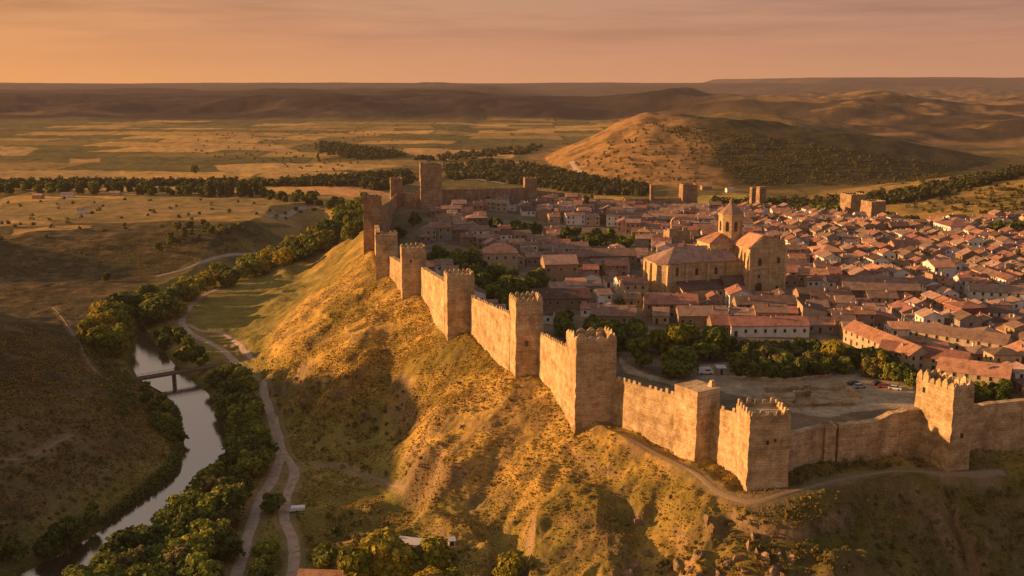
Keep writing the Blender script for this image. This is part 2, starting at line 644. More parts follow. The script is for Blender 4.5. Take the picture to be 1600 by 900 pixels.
def mat_leaf(name, dark, light, var=.18, trans=.3):
    m, nt, b = newmat(name, .8, .12)
    P = pos(nt)
    n1 = noise(nt, .55, 3, P)
    n2 = noise(nt, 3.0, 2, P)
    c = ramp(nt, n1.outputs[0], [(.35, dark), (.65, light)])
    c = mixc(nt, .7, c, ramp(nt, n2.outputs[0], [(.3, (.55, .6, .5)), (.7, (1.3, 1.25, 1.1))]), 'MULTIPLY')
    oi = nt.nodes.new('ShaderNodeObjectInfo')
    hs = nt.nodes.new('ShaderNodeHueSaturation')
    mr = nt.nodes.new('ShaderNodeMapRange')
    nt.links.new(oi.outputs['Random'], mr.inputs[0])
    mr.inputs[3].default_value = 1 - var * 2
    mr.inputs[4].default_value = 1 + var * 2
    nt.links.new(mr.outputs[0], hs.inputs['Value'])
    mr2 = nt.nodes.new('ShaderNodeMapRange')
    nt.links.new(oi.outputs['Random'], mr2.inputs[0])
    mr2.inputs[3].default_value = .515
    mr2.inputs[4].default_value = .475
    nt.links.new(mr2.outputs[0], hs.inputs['Hue'])
    nt.links.new(c, hs.inputs['Color'])
    nt.links.new(hs.outputs[0], b.inputs['Base Color'])
    # a little light passes the leaves
    b.inputs['Subsurface Weight'].default_value = 0.0
    tr = nt.nodes.new('ShaderNodeBsdfTranslucent')
    nt.links.new(hs.outputs[0], tr.inputs[0])
    mx = nt.nodes.new('ShaderNodeMixShader')
    mx.inputs[0].default_value = trans
    out = nt.nodes['Material Output']
    hz = out.inputs['Surface'].links[0].from_node
    nt.links.new(b.outputs[0], mx.inputs[1])
    nt.links.new(tr.outputs[0], mx.inputs[2])
    nt.links.new(mx.outputs[0], hz.inputs[1])
    return m


def mat_water():
    m, nt, b = newmat('water', .08, .5)
    b.inputs['Base Color'].default_value = (.035, .03, .02, 1)
    b.inputs['IOR'].default_value = 1.33
    P = pos(nt)
    n = noise(nt, .6, 4, P)
    n2 = noise(nt, 3.0, 3, P)
    a = nt.nodes.new('ShaderNodeMath')
    nt.links.new(n.outputs[0], a.inputs[0])
    nt.links.new(n2.outputs[0], a.inputs[1])
    bumpn(nt, b, a.outputs[0], .12, .10)
    # silty water: bright sky reflection
    gl = nt.nodes.new('ShaderNodeBsdfGlossy')
    gl.inputs['Roughness'].default_value = .1
    gl.inputs['Color'].default_value = (.85, .82, .84, 1)
    nt.links.new(b.inputs['Normal'].links[0].from_socket, gl.inputs['Normal'])
    mx = nt.nodes.new('ShaderNodeMixShader')
    mx.inputs[0].default_value = .55
    out = nt.nodes['Material Output']
    hz = out.inputs['Surface'].links[0].from_node
    nt.links.new(b.outputs[0], mx.inputs[1])
    nt.links.new(gl.outputs[0], mx.inputs[2])
    nt.links.new(mx.outputs[0], hz.inputs[1])
    return m


M = {}
M['ground'] = mat_ground()
M['road'] = mat_road()
M['path'] = mat_flat('trodden_earth', (.25, .185, .115), .95, .05)
M['stone'] = mat_stone('rubble_stone', (.36, .255, .145), (.52, .385, .225), (.62, .47, .295), 1.5)
M['stone_far'] = mat_stone('old_stone', (.27, .18, .11), (.38, .265, .165), (.46, .33, .215))
M['church'] = mat_stone('ashlar_stone', (.50, .355, .195), (.60, .445, .255), (.68, .52, .32), 1.2)
M['rock'] = mat_stone('crag_rock', (.20, .14, .085), (.30, .21, .13), (.40, .29, .19), 3.0)
ROOFT = {'rust red': (.37, .175, .13), 'brown': (.28, .185, .14), 'orange': (.49, .255, .16), 'faded pink': (.42, .27, .21), 'dark brown': (.16, .10, .08)}
for k, v in ROOFT.items():
    M['roof_' + k] = mat_roof('roof_tiles_' + k.replace(' ', '_'), v)
WALLT = {'white': (.76, .72, .68), 'cream': (.46, .36, .25), 'sandstone': (.34, .24, .155), 'brown': (.25, .17, .11), 'pinkish': (.42, .26, .19), 'grey': (.32, .28, .25)}
for k, v in WALLT.items():
    M['wall_' + k] = mat_plaster('plaster_' + k, v)
M['glass'] = mat_flat('dark_glass', (.03, .028, .027), .25, .5)
M['wood'] = mat_flat('dark_wood', (.07, .045, .03), .7, .2)
M['brick'] = mat_plaster('red_brick', (.26, .10, .07))
M['leaf_dark'] = mat_leaf('leaves_dark', (.055, .080, .018), (.16, .195, .045))
M['leaf_mid'] = mat_leaf('leaves_green', (.10, .13, .02), (.27, .295, .052))
M['leaf_gold'] = mat_leaf('leaves_golden', (.18, .18, .02), (.42, .36, .05))
M['leaf_far'] = mat_leaf('leaves_far', (.03, .040, .014), (.085, .092, .030))
M['leaf_olive'] = mat_leaf('leaves_olive', (.11, .11, .038), (.24, .215, .070))
M['bark'] = mat_flat('bark', (.09, .065, .045), .9, .1)
M['tuft'] = mat_leaf('dry_grass', (.26, .175, .045), (.52, .35, .10), .1, .5)
M['shrub'] = mat_leaf('shrub_leaves', (.085, .085, .025), (.20, .17, .05), .18, .4)
M['reed'] = mat_leaf('reeds', (.05, .07, .015), (.12, .145, .032))
M['water'] = mat_water()
M['concrete'] = mat_flat('concrete', (.30, .26, .22), .85, .2)
M['old_concrete'] = mat_flat('old_concrete', (.13, .105, .085), .9, .1)
M['metalroof'] = mat_flat('pale_sheet_roof', (.55, .52, .50), .5, .4)
M['car_white'] = mat_flat('white_car_paint', (.7, .7, .72), .25, .5)
M['car_silver'] = mat_flat('silver_car_paint', (.42, .44, .48), .25, .5, .3)
M['car_dark'] = mat_flat('dark_car_paint', (.04, .045, .055), .25, .5)
M['car_red'] = mat_flat('red_car_paint', (.30, .045, .035), .3, .5)
M['tyre'] = mat_flat('rubber', (.02, .02, .02), .9, .1)


# ------------------------------------------------------------------ object helpers
def npmesh(name, V, Fc, mats, mi=None, smooth=False):
    """V (n,3), Fc list of faces or (m,k) array"""
    me = bpy.data.meshes.new(name)
    V = np.asarray(V, np.float32)
    if isinstance(Fc, np.ndarray):
        m, k = Fc.shape
        me.vertices.add(len(V))
        me.vertices.foreach_set('co', V.ravel())
        me.loops.add(m * k)
        me.loops.foreach_set('vertex_index', Fc.astype(np.int32).ravel())
        me.polygons.add(m)
        me.polygons.foreach_set('loop_start', np.arange(0, m * k, k, dtype=np.int32))
        if mi is not None:
            me.polygons.foreach_set('material_index', np.asarray(mi, np.int32))
        me.update(calc_edges=True)
    else:
        me.from_pydata([tuple(v) for v in V.tolist()], [], Fc)
        if mi is not None:
            me.polygons.foreach_set('material_index', np.asarray(mi, np.int32))
        me.update()
    for mt in (mats if isinstance(mats, (list, tuple)) else [mats]):
        me.materials.append(mt)
    if smooth:
        me.polygons.foreach_set('use_smooth', np.ones(len(me.polygons), bool))
    return me


def link(name, me, parent=None, loc=None, rot=None, scale=None):
    o = bpy.data.objects.new(name, me)
    COL.objects.link(o)
    if parent is not None:
        o.parent = parent
    if loc is not None:
        o.location = loc
    if rot is not None:
        o.rotation_euler = rot if not isinstance(rot, (int, float)) else (0, 0, rot)
    if scale is not None:
        o.scale = scale if not isinstance(scale, (int, float)) else (scale,) * 3
    return o


ALL = []


def tag(o, label=None, cat=None, group=None, kind=None):
    if label:
        o['label'] = label
    if cat:
        o['category'] = cat
    if group:
        o['group'] = group
    if kind:
        o['kind'] = kind
    if cat:
        ALL.append(o)
    return o


def thing(name, label, cat, loc=(0, 0, 0), rot=0.0, group=None):
    o = link(name, None, None, loc, rot)
    o.empty_display_size = .5
    return tag(o, label, cat, group)


class MB:
    def __init__(s):
        s.v = []
        s.f = []
        s.m = []

    def add(s, V, Fc, m=0):
        n = len(s.v)
        s.v += [tuple(v) for v in V]
        s.f += [tuple(i + n for i in f) for f in Fc]
        s.m += [m] * len(Fc)

    def box(s, x0, x1, y0, y1, z0, z1, m=0, taper=0.0):
        t = taper
        V = [(x0, y0, z0), (x1, y0, z0), (x1, y1, z0), (x0, y1, z0), (x0 + t, y0 + t, z1), (x1 - t, y0 + t, z1), (x1 - t, y1 - t, z1), (x0 + t, y1 - t, z1)]
        s.add(V, [(0, 3, 2, 1), (4, 5, 6, 7), (0, 1, 5, 4), (1, 2, 6, 5), (2, 3, 7, 6), (3, 0, 4, 7)], m)

    def prism(s, poly, z0, z1, m=0, top=None):
        """vertical prism from polygon (ccw); top = polygon for the upper ring"""
        n = len(poly)
        top = poly if top is None else top
        V = [(a, b, z0) for a, b in poly] + [(a, b, z1) for a, b in top]
        Fc = [tuple(range(n))[::-1], tuple(range(n, 2 * n))] + [(i, (i + 1) % n, n + (i + 1) % n, n + i) for i in range(n)]
        s.add(V, Fc, m)

    def cyl(s, c0, c1, r0, r1, n=8, m=0):
        c0 = Vector(c0)
        c1 = Vector(c1)
        d = (c1 - c0).normalized()
        a = d.orthogonal().normalized()
        b = d.cross(a)
        V = []
        for c, r in ((c0, r0), (c1, r1)):
            for i in range(n):
                t = 2 * math.pi * i / n
                V.append(tuple(c + a * (r * math.cos(t)) + b * (r * math.sin(t))))
        Fc = [tuple(range(n))[::-1], tuple(range(n, 2 * n))] + [(i, (i + 1) % n, n + (i + 1) % n, n + i) for i in range(n)]
        s.add(V, Fc, m)

    def mesh(s, name, mats):
        return npmesh(name, np.array(s.v), s.f, mats, s.m)

    def obj(s, name, mats, parent=None, loc=None, rot=None):
        return link(name, s.mesh(name, mats), parent, loc, rot)


# ------------------------------------------------------------------ ground sheet
def lerp(a, b, t):
    return a * (1 - t[..., None]) + b * t[..., None]


C_ = lambda *a: np.array(a, float)
FIELDS = [  # pixel outline on the plain (z about -18), colour
    ([(412, 294), (560, 294), (604, 301), (640, 309), (560, 314), (470, 303)], C_(.40, .22, .095)),
    ([(622, 235), (700, 234), (806, 237), (800, 247), (700, 249), (650, 248)], C_(.42, .25, .10)),
    ([(330, 262), (520, 258), (640, 262), (560, 270), (360, 276)], C_(.36, .23, .09)),
    ([(240, 226), (440, 230), (470, 240), (300, 236)], C_(.35, .22, .09)),
    ([(0, 268), (180, 272), (200, 284), (0, 286)], C_(.30, .20, .08)),
    ([(0, 232), (60, 234), (40, 246), (0, 248)], C_(.34, .22, .09)),
    ([(110, 252), (160, 250), (150, 258), (105, 261)], C_(.34, .21, .09)),
    ([(0, 322), (300, 306), (500, 318), (505, 335), (300, 350), (0, 352)], C_(.22, .155, .065)),
    ([(0, 352), (90, 350), (80, 358), (0, 362)], C_(.33, .21, .09)),
    ([(20, 366), (150, 360), (140, 368), (10, 378)], C_(.33, .20, .08)),
    ([(830, 268), (960, 276), (980, 300), (900, 286)], C_(.26, .17, .07)),
    ([(905, 303), (976, 304), (976, 313), (905, 312)], C_(.40, .25, .07)),
    ([(1090, 304), (1180, 304), (1180, 320), (1090, 324)], C_(.36, .27, .07)),
    ([(1490, 188), (1600, 184), (1600, 210), (1480, 204)], C_(.34, .21, .08)),
]
FIELDS = [(ppoly(p, -18), c) for p, c in FIELDS]
PLAZA = ppoly([(965, 566), (1010, 590), (1050, 600), (1080, 575), (1150, 570), (1160, 588), (1240, 596), (1300, 590), (1360, 585), (1428, 612), (1428, 640), (1385, 640),
               (1300, 655), (1240, 648), (1130, 615), (1060, 600), (1050, 612), (975, 590)], 0)
RUIN = ppoly([(1190, 617), (1215, 612), (1320, 610), (1345, 628), (1335, 636), (1230, 640)], 0)


def colour(x, y, h, dout, ins, par, dl, e, s):
    n1 = fbm(x, y, 34, 4, 101)
    n2 = fbm(x, y, 7, 4, 103)
    n3 = fbm(x, y, 140, 4, 105)
    n4 = fbm(x, y, 2.2, 3, 107)
    dry = C_(.42, .27, .075)
    straw = C_(.54, .36, .115)
    green = C_(.19, .155, .040)
    dark = C_(.10, .085, .034)
    soil = C_(.25, .165, .095)
    brown = C_(.135, .105, .055)
    c = np.zeros(x.shape + (3,)) + dry
    # scarp below the wall
    t = sstep(-.12, .35, n1 + .5 * n2 - .25 * s)
    c = lerp(c, green * np.ones_like(c), t * .75)
    c = lerp(c, straw * np.ones_like(c), sstep(.15, .5, -n1 + .4 * n4) * .6)
    c = lerp(c, soil * .85 * np.ones_like(c), sstep(.10, .45, n2 - .3 * n1 - .2 * s) * .6)
    c = lerp(c, dark * np.ones_like(c), sstep(.05, .45, n4 + .5 * n2) * .42)
    # lower slope and valley floor greener
    lo = sstep(-12, -25, h) * (y < 900)
    gl = lerp(C_(.17, .165, .045) * np.ones_like(c), C_(.27, .23, .08) * np.ones_like(c), sstep(-.3, .5, n2 + n1))
    c = lerp(c, gl, lo * .8)
    # front slope under the near wall: dark green scrub
    fr = sstep(40, 75, x) * sstep(275, 250, y) * (dout > 0)
    fc = lerp(C_(.085, .088, .026) * np.ones_like(c), C_(.13, .10, .05) * np.ones_like(c), sstep(-.25, .35, n2 + .5 * n1))
    c = lerp(c, fc, fr * .85)
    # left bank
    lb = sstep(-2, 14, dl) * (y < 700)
    lc = lerp(brown * .92 * np.ones_like(c), C_(.075, .058, .030) * np.ones_like(c), sstep(-.25, .35, n1 + .5 * n2))  # browns lowered to put the bank's shade into the colour
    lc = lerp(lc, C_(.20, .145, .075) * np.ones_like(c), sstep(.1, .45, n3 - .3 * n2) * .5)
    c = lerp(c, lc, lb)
    # plain
    pl = sstep(640, 760, y) * (~ins)
    pn = fbm(x, y * 2.2, 160, 4, 111)
    pc = lerp(C_(.115, .095, .034) * np.ones_like(c), C_(.24, .165, .058) * np.ones_like(c), sstep(-.3, .3, pn))
    pc = lerp(pc, C_(.085, .080, .032) * np.ones_like(c), sstep(.12, .42, fbm(x, y * 2.6, 110, 4, 113)) * .75)
    # field parcels
    gx = x + 60 * fbm(x, y, 500, 2, 115)
    gy = y + 50 * fbm(x, y, 500, 2, 117) + .12 * x
    ci = np.floor(gx / 210 + .5 * np.floor(gy / 130))
    cj = np.floor(gy / 130)
    hsh = _hash(ci, cj, 5)
    par2 = lerp(C_(.15, .13, .05) * np.ones_like(c), C_(.62, .38, .13) * np.ones_like(c), sstep(.35, .95, hsh))
    fx = np.abs((gx / 210 + .5 * cj) % 1 - .5)
    fy = np.abs((gy / 130) % 1 - .5)
    edge = np.maximum(sstep(.47, .495, fx), sstep(.455, .49, fy))
    par2 = lerp(par2, C_(.06, .06, .025) * np.ones_like(c), edge * .8)
    inplain = sstep(780, 880, y) * sstep(500, 100, x) * (h < 0)
    pc = lerp(pc, par2, inplain * .85 * sstep(-.45, 0, n3 + .2))
    c = lerp(c, pc, pl)
    # scarp at far left and hollow before it, shade painted in as dark tones
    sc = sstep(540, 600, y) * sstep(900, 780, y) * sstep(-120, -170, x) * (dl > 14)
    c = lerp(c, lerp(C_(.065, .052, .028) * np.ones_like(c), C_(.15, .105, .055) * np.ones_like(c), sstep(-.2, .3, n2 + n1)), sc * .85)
    for P, col in FIELDS:
        wx = x + 6 * fbm(x, y, 60, 2, 131)
        wy = y + 14 * fbm(x, y, 80, 3, 133)
        m = inpoly(wx, wy, P)
        v = 1.35 * (1 + .22 * fbm(x, y * 3, 90, 4, 119))[..., None]
        c = np.where(m[..., None], col * v, c)
    # hills: drier, darker scrub with height
    far = sstep(2200, 3400, y)
    hc = lerp(C_(.15, .10, .052) * np.ones_like(c), C_(.07, .056, .035) * np.ones_like(c), sstep(-.2, .25, fbm(x, y, 230, 5, 121) + .3 * sstep(-10, 60, h)))
    hc = lerp(hc, C_(.30, .19, .085) * np.ones_like(c), sstep(.05, .35, fbm(x, y * 1.6, 420, 4, 123)) * sstep(40, -15, h) * .8)
    c = lerp(c, hc, far * sstep(-16, 6, h))
    rt = sstep(300, 900, x) * sstep(1700, 2200, y)
    rc = lerp(C_(.25, .155, .075) * np.ones_like(c), C_(.055, .042, .03) * np.ones_like(c), sstep(-.2, .12, fbm(x, y, 200, 5, 125)))
    rc = lerp(rc, C_(.05, .042, .026) * np.ones_like(c), sstep(.0, .35, fbm(x, y, 60, 4, 181)) * .7)
    c = lerp(c, rc, rt * (1 - sstep(6000, 8000, y)))
    lr = sstep(900, 500, x) * sstep(3150, 3450, y) * (1 - sstep(6500, 8000, y))  # far left range: near-black tones stand in for its shade
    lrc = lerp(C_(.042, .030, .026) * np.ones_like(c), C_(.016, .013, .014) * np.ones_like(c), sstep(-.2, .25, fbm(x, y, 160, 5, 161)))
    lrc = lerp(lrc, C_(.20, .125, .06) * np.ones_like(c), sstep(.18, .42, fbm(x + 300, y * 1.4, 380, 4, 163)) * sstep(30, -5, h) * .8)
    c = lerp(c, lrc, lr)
    # cone hill
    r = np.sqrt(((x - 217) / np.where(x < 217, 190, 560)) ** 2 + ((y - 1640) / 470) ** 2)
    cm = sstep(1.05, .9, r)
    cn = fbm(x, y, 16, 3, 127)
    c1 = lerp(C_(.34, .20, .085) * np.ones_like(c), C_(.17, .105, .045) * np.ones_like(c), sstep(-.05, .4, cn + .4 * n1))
    c1 = lerp(c1, C_(.050, .048, .022) * np.ones_like(c), sstep(225, 275, x + 50 * n3 + .02 * (y - 1600)) * .92)  # right flank: dense scrub colour with its shade painted in
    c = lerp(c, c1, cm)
    # right hill beyond the wall
    rh = sstep(1.05, .85, np.sqrt(((x - 620) / 360) ** 2 + ((y - 1000) / 230) ** 2))
    c2 = lerp(C_(.36, .235, .075) * np.ones_like(c), C_(.19, .14, .055) * np.ones_like(c), sstep(-.1, .4, fbm(x, y * 2, 40, 4, 129)))
    c = lerp(c, c2, rh)
    ft = sstep(6500, 8200, y)
    c = lerp(c, lerp(C_(.045, .033, .032) * np.ones_like(c), C_(.085, .058, .045) * np.ones_like(c), sstep(-.2, .3, fbm(x, y, 500, 5, 171))), ft)
    # town ground
    tc = lerp(C_(.17, .13, .095) * np.ones_like(c), C_(.24, .18, .125) * np.ones_like(c), sstep(-.3, .3, n2))
    inn, _ = seg_dist(x, y, TOWN, True)
    gi = sstep(26, 8, inn)
    tc = lerp(tc, lerp(C_(.10, .09, .04) * np.ones_like(c), C_(.22, .16, .09) * np.ones_like(c), sstep(-.3, .3, n1)), gi * .7)
    pz = inpoly(x + 2 * n2, y + 3 * n2, PLAZA)
    tc = np.where(pz[..., None], lerp(C_(.36, .27, .19) * np.ones_like(c), C_(.45, .345, .25) * np.ones_like(c), sstep(-.3, .3, n2 + n4)), tc)
    ru = inpoly(x, y, RUIN)
    tc = np.where(ru[..., None], lerp(C_(.52, .37, .23) * np.ones_like(c), C_(.34, .24, .15) * np.ones_like(c), sstep(-.3, .3, n4)), tc)
    c = np.where(ins[..., None], tc, c)
    # river margins
    rm = sstep(7, 1, e) * (y < 700)
    c = lerp(c, C_(.05, .06, .018) * np.ones_like(c), rm * .85)
    # worn edges beside paths
    rd = 1 - ROADMASK(x, y)
    c = lerp(c, C_(.26, .19, .125) * np.ones_like(c), rd * .55)
    # rock on steep bands of the near scarp
    rk = (dout > 0) * sstep(230, 205, y) * 0
    return np.clip(c, .004, .8)


def build_ground():
    ang = np.concatenate([np.linspace(-76, -33, 46)[:-1], np.linspace(-33, 33, 960), np.linspace(33, 76, 46)[1:]])
    rad = np.concatenate([np.linspace(60, 150, 14)[:-1], 150 * np.exp(np.linspace(0, math.log(1100 / 150.), 900))[:-1], 1100 * np.exp(np.linspace(0, math.log(15500 / 1100.), 420))])
    A, Rr = np.meshgrid(np.radians(ang), rad)
    X = Rr * np.sin(A)
    Y = Rr * np.cos(A)
    nr, na = X.shape
    Z = np.zeros_like(X)
    Cc = np.zeros(X.shape + (3,))
    RK = np.zeros_like(X)
    for i in range(0, nr, 60):
        sl = slice(i, i + 60)
        h, dout, ins, par, dl, e, s = terrain(X[sl], Y[sl], True, True)
        Z[sl] = h
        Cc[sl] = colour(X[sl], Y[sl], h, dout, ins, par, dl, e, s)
    # steepness -> bare rock on the near scarp
    gy = np.gradient(Z, axis=0) / np.maximum(np.gradient(Rr, axis=0), 1e-3)
    gx = np.gradient(Z, axis=1) / np.maximum(np.gradient(A, axis=1) * Rr, 1e-3)
    sl = np.sqrt(gx * gx + gy * gy)
    st = sstep(1.0, 1.7, sl) * (Rr < 420) * (Rr > 150)
    rockc = np.array([.235, .165, .11])
    Cc = Cc * (1 - st[..., None] * .8) + rockc * (1 + .3 * fbm(X, Y, 2, 2, 3))[..., None] * st[..., None] * .8
    V = np.stack([X, Y, Z], -1).reshape(-1, 3)
    ii = np.arange(nr * na).reshape(nr, na)
    Fc = np.stack([ii[:-1, :-1], ii[:-1, 1:], ii[1:, 1:], ii[1:, :-1]], -1).reshape(-1, 4)[:, ::-1]
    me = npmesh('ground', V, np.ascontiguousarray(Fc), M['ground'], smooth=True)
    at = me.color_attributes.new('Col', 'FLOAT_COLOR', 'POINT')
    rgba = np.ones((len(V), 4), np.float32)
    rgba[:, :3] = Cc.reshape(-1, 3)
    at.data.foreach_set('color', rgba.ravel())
    o = link('ground', me)
    o['kind'] = 'structure'
    return o


build_ground()

# water sheet
zs = WZ
n = len(RL)
ordr = range(n)
V = []
for i in range(n):
    c = (RL[i] + RR[i]) / 2
    for t in (-1.5, -.5, .5, 1.5):
        p = c + (RR[i] - RL[i]) * t * .5 * .92
        V.append((p[0], p[1], WZ))
Fc = []
for i in range(n - 1):
    for k in range(3):
        a = i * 4 + k
        Fc.append((a, a + 1, a + 5, a + 4))
o = link('river_water', npmesh('river_water', V, Fc, M['water']))
o['kind'] = 'structure'

# roads
for nm, key, w, pts in ROADPX:
    P = ROADW[key]
    tdir = np.gradient(P, axis=0)
    tdir /= np.linalg.norm(tdir, axis=1)[:, None] + 1e-9
    nrm = np.stack([tdir[:, 1], -tdir[:, 0]], 1)
    wv = w / 2 * (1 + .22 * fbm(P[:, 0], P[:, 1], 7, 3, 141))
    K = [-1, -.6, -.2, .2, .6, 1]
    VV = []
    for k in K:
        jit = .12 * fbm(P[:, 0] + k * 30, P[:, 1], 3, 2, 143) if abs(k) == 1 else 0
        q = P + nrm * (wv * (k + jit * np.sign(k)))[:, None]
        z = terrain(q[:, 0], q[:, 1]) + (.16 if abs(k) < 1 else .03)
        VV.append(np.column_stack([q, z]))
    VV = np.stack(VV, 1)
    m, kk = VV.shape[:2]
    ii = np.arange(m * kk).reshape(m, kk)
    Fc = np.stack([ii[:-1, :-1], ii[1:, :-1], ii[1:, 1:], ii[:-1, 1:]], -1).reshape(-1, 4)
    me = npmesh(nm, VV.reshape(-1, 3), np.ascontiguousarray(Fc), M['path' if nm == 'footpath' else 'road'], smooth=True)
    o = link(nm, me)
    o['kind'] = 'structure'

# ------------------------------------------------------------------ town walls and towers
def merlon_mesh(kind):
    b = MB()
    if kind == 'point':
        b.prism([(-.55, -.35), (.55, -.35), (.55, .35), (-.55, .35)], 0, .9)
        V = [(-.55, -.35, .9), (.55, -.35, .9), (.55, .35, .9), (-.55, .35, .9), (-.12, 0, 1.75), (.12, 0, 1.75)]
        b.add(V, [(0, 1, 5, 4), (1, 2, 5), (2, 3, 4, 5), (3, 0, 4)])
    elif kind == 'worn':
        b.prism([(-.5, -.3), (.5, -.3), (.5, .3), (-.5, .3)], 0, .55, top=[(-.4, -.25), (.45, -.28), (.35, .25), (-.42, .2)])
        b.prism([(-.4, -.25), (.45, -.28), (.35, .25), (-.42, .2)], .55, .95, top=[(-.1, -.15), (.35, -.2), (.2, .15), (-.15, .1)])
    else:
        b.prism([(-.5, -.3), (.5, -.3), (.5, .3), (-.5, .3)], 0, 1.15, top=[(-.45, -.27), (.46, -.28), (.45, .27), (-.46, .26)])
        b.prism([(-.45, -.27), (.46, -.28), (.45, .27), (-.46, .26)], 1.15, 1.35, top=[(-.3, -.15), (.33, -.2), (.3, .15), (-.3, .12)])
    return b.mesh('merlon', M['stone'])


MER = {k: merlon_mesh(k) for k in ('point', 'worn', 'flat')}


def slit_mesh():
    b = MB()
    b.box(-.35, .35, -.06, .3, 0, 1.1)
    return b.mesh('window', M['glass'])


SLIT = slit_mesh()


def tower(name, key, label, merl='flat', size=1.0, nm=4, cat='tower', windows=(), sides=(0, 1, 2, 3), group='towers of the town wall', mat='stone', ragged=.0, base=4.0, lump=None, parapet=True):
    t = TP[key]
    w, d = t['w'], t['d']
    z0 = t['z']
    H = t['top'] - z0
    o = thing(name, label, cat, (t['c'][0], t['c'][1], z0), t['rot'], group)
    # body: rings with slight batter and uneven faces
    rs = np.random.default_rng(int(abs(t['c'][0] * 13 + t['c'][1] * 7)) % 9999)
    nz = max(4, int((H + base) / 1.6))
    ns = 5
    ring = []
    for i in range(ns):
        ring.append((-.5 + i / ns, -.5))
    for i in range(ns):
        ring.append((.5, -.5 + i / ns))
    for i in range(ns):
        ring.append((.5 - i / ns, .5))
    for i in range(ns):
        ring.append((-.5, .5 - i / ns))
    ring = np.array(ring)
    V = []
    for k in range(nz + 1):
        f = k / nz
        z = -base + f * (H + base)
        bt = 1 + .05 * (1 - f) ** 1.5
        rr = ring * np.array([w, d]) * bt
        V.append(np.column_stack([rr + rs.normal(0, .10, rr.shape), np.full(len(rr), z) + (rs.normal(0, .05, len(rr)) if k < nz else 0)]))
    V = np.concatenate(V)
    m = len(ring)
    Fc = []
    for k in range(nz):
        for i in range(m):
            a = k * m + i
            bq = k * m + (i + 1) % m
            Fc.append((a, bq, bq + m, a + m))
    Fc.append(tuple(range(nz * m, nz * m + m)))
    link('body', npmesh('body', V, Fc, M[mat]), o)
    if parapet:
        b = MB()
        ph = .75
        th = .6
        x, y = w / 2, d / 2
        b.box(-x - .05, x + .05, -y - .05, -y + th, H - .03, H + ph)
        b.box(-x - .05, x + .05, y - th, y + .05, H - .03, H + ph)
        b.box(-x - .05, -x + th, -y + th, y - th, H - .03, H + ph)
        b.box(x - th, x + .05, -y + th, y - th, H - .03, H + ph)
        b.obj('parapet', M[mat], o)
        for si in sides:
            L = w if si in (0, 2) else d
            n = nm if si in (0, 2) else max(2, int(round(nm * d / w)))
            for i in range(n):
                if rs.random() < ragged:
                    continue
                u = -L / 2 + L * (i + .5) / n
                p = [(u, -y + .3), (x - .3, u), (u, y - .3), (-x + .3, u)][si]
                r = [0, math.pi / 2, math.pi, -math.pi / 2][si]
                sc = size * rs.uniform(.78, 1.12)
                c = link('merlon', MER[merl], o, (p[0], p[1], H + ph - .02), r)
                c.scale = (sc * L / n / 1.75, 1, sc * rs.uniform(.7, 1.15))
    if lump:
        x, y = w / 2 * lump[0], d / 2 * lump[1]
        b = MB()
        b.prism([(x - 1, y - .8), (x + 1, y - .8), (x + 1, y + .8), (x - 1, y + .8)], H - .02, H + 1.6, top=[(x - .6, y - .5), (x + .7, y - .4), (x + .5, y + .5), (x - .5, y + .4)])
        b.obj('turret_stump', M[mat], o)
    for (u, f, side, sc) in windows:
        if side == 0:
            p = (u * w / 2, -d / 2 * (1 + .05 * (1 - f) ** 1.5) - .03, f * H)
            r = 0
        else:
            p = (-w / 2 * (1 + .05 * (1 - f) ** 1.5) - .03, u * d / 2, f * H)
            r = -math.pi / 2
        c = link('window', SLIT, o, p, r)
        c.scale = (sc, 1, sc)
    return o


tower('wall_tower', 'T1', 'square tower at the outer corner nearest the viewer, above the bend of the footpath', 'flat', 1.0, 5, windows=[(-.1, .62, 0, 1), (.28, .66, 0, .7)])
tower('wall_tower', 'T2', 'flat-topped tower without merlons, between the corner tower and the pointed-merlon tower', windows=[], parapet=False, lump=(.8, -.5))
tower('wall_tower', 'T3', 'tall broad tower with a crown of pointed merlons above the steep slope', 'point', 1.5, 4, lump=(.55, .6))
tower('wall_tower', 'T5', 'tall tower with a dark square window half way up its shaded face', 'point', 1.1, 5, windows=[(-.2, .4, 0, 1.7)], lump=(.55, .7))
tower('wall_tower', 'T4', 'crenellated tower standing in front of the dark grove and palace', 'worn', 1.0, 6, windows=[(-.4, .45, 1, 1)], lump=(.8, .7))
tower('wall_tower', 'T6', 'tower left of the dark grove with one small slot under its battlements', 'worn', 1.0, 5, windows=[(-.25, .72, 0, 1.2)], lump=(.8, .7))
tower('wall_tower', 'T7', 'squat plain tower between the slotted tower and the tall leftmost tower', 'worn', .7, 5, ragged=.3, lump=(.8, .8))
tower('wall_tower', 'T8', 'leftmost tall slender tower at the top of the golden slope', 'worn', .8, 5, ragged=.2, mat='stone_far')
tower('wall_tower', 'TR', 'tall narrow tower at the far right with its upper left face in sunlight', 'point', 1.35, 3, windows=[(.55, .88, 1, 1.3), (.1, .42, 0, 1.2)])
tower('wall_tower', 'T9', 'small tower just left of the tall keep on the curved wall', 'worn', .6, 4, ragged=.4, mat='stone_far', group='far towers of the town wall')
tower('castle_keep', 'T10', 'tallest tower, the broad keep at the back left corner of the wall', 'worn', .6, 6, ragged=.4, mat='stone_far', cat='keep', group='far towers of the town wall')
tower('wall_tower', 'T11', 'lone square tower in the middle of the long shaded back wall', 'worn', .6, 4, ragged=.5, mat='stone_far', group='far towers of the town wall')
tower('wall_tower', 'T12', 'square tower at the back wall left of the church dome, roofs at its foot', 'worn', .6, 5, ragged=.5, mat='stone_far', group='far towers of the town wall')
tower('wall_pillar', 'T13', 'thin sunlit pillar of masonry rising from the back wall', 'worn', .5, 1, mat='stone_far', parapet=False, group='far towers of the town wall')
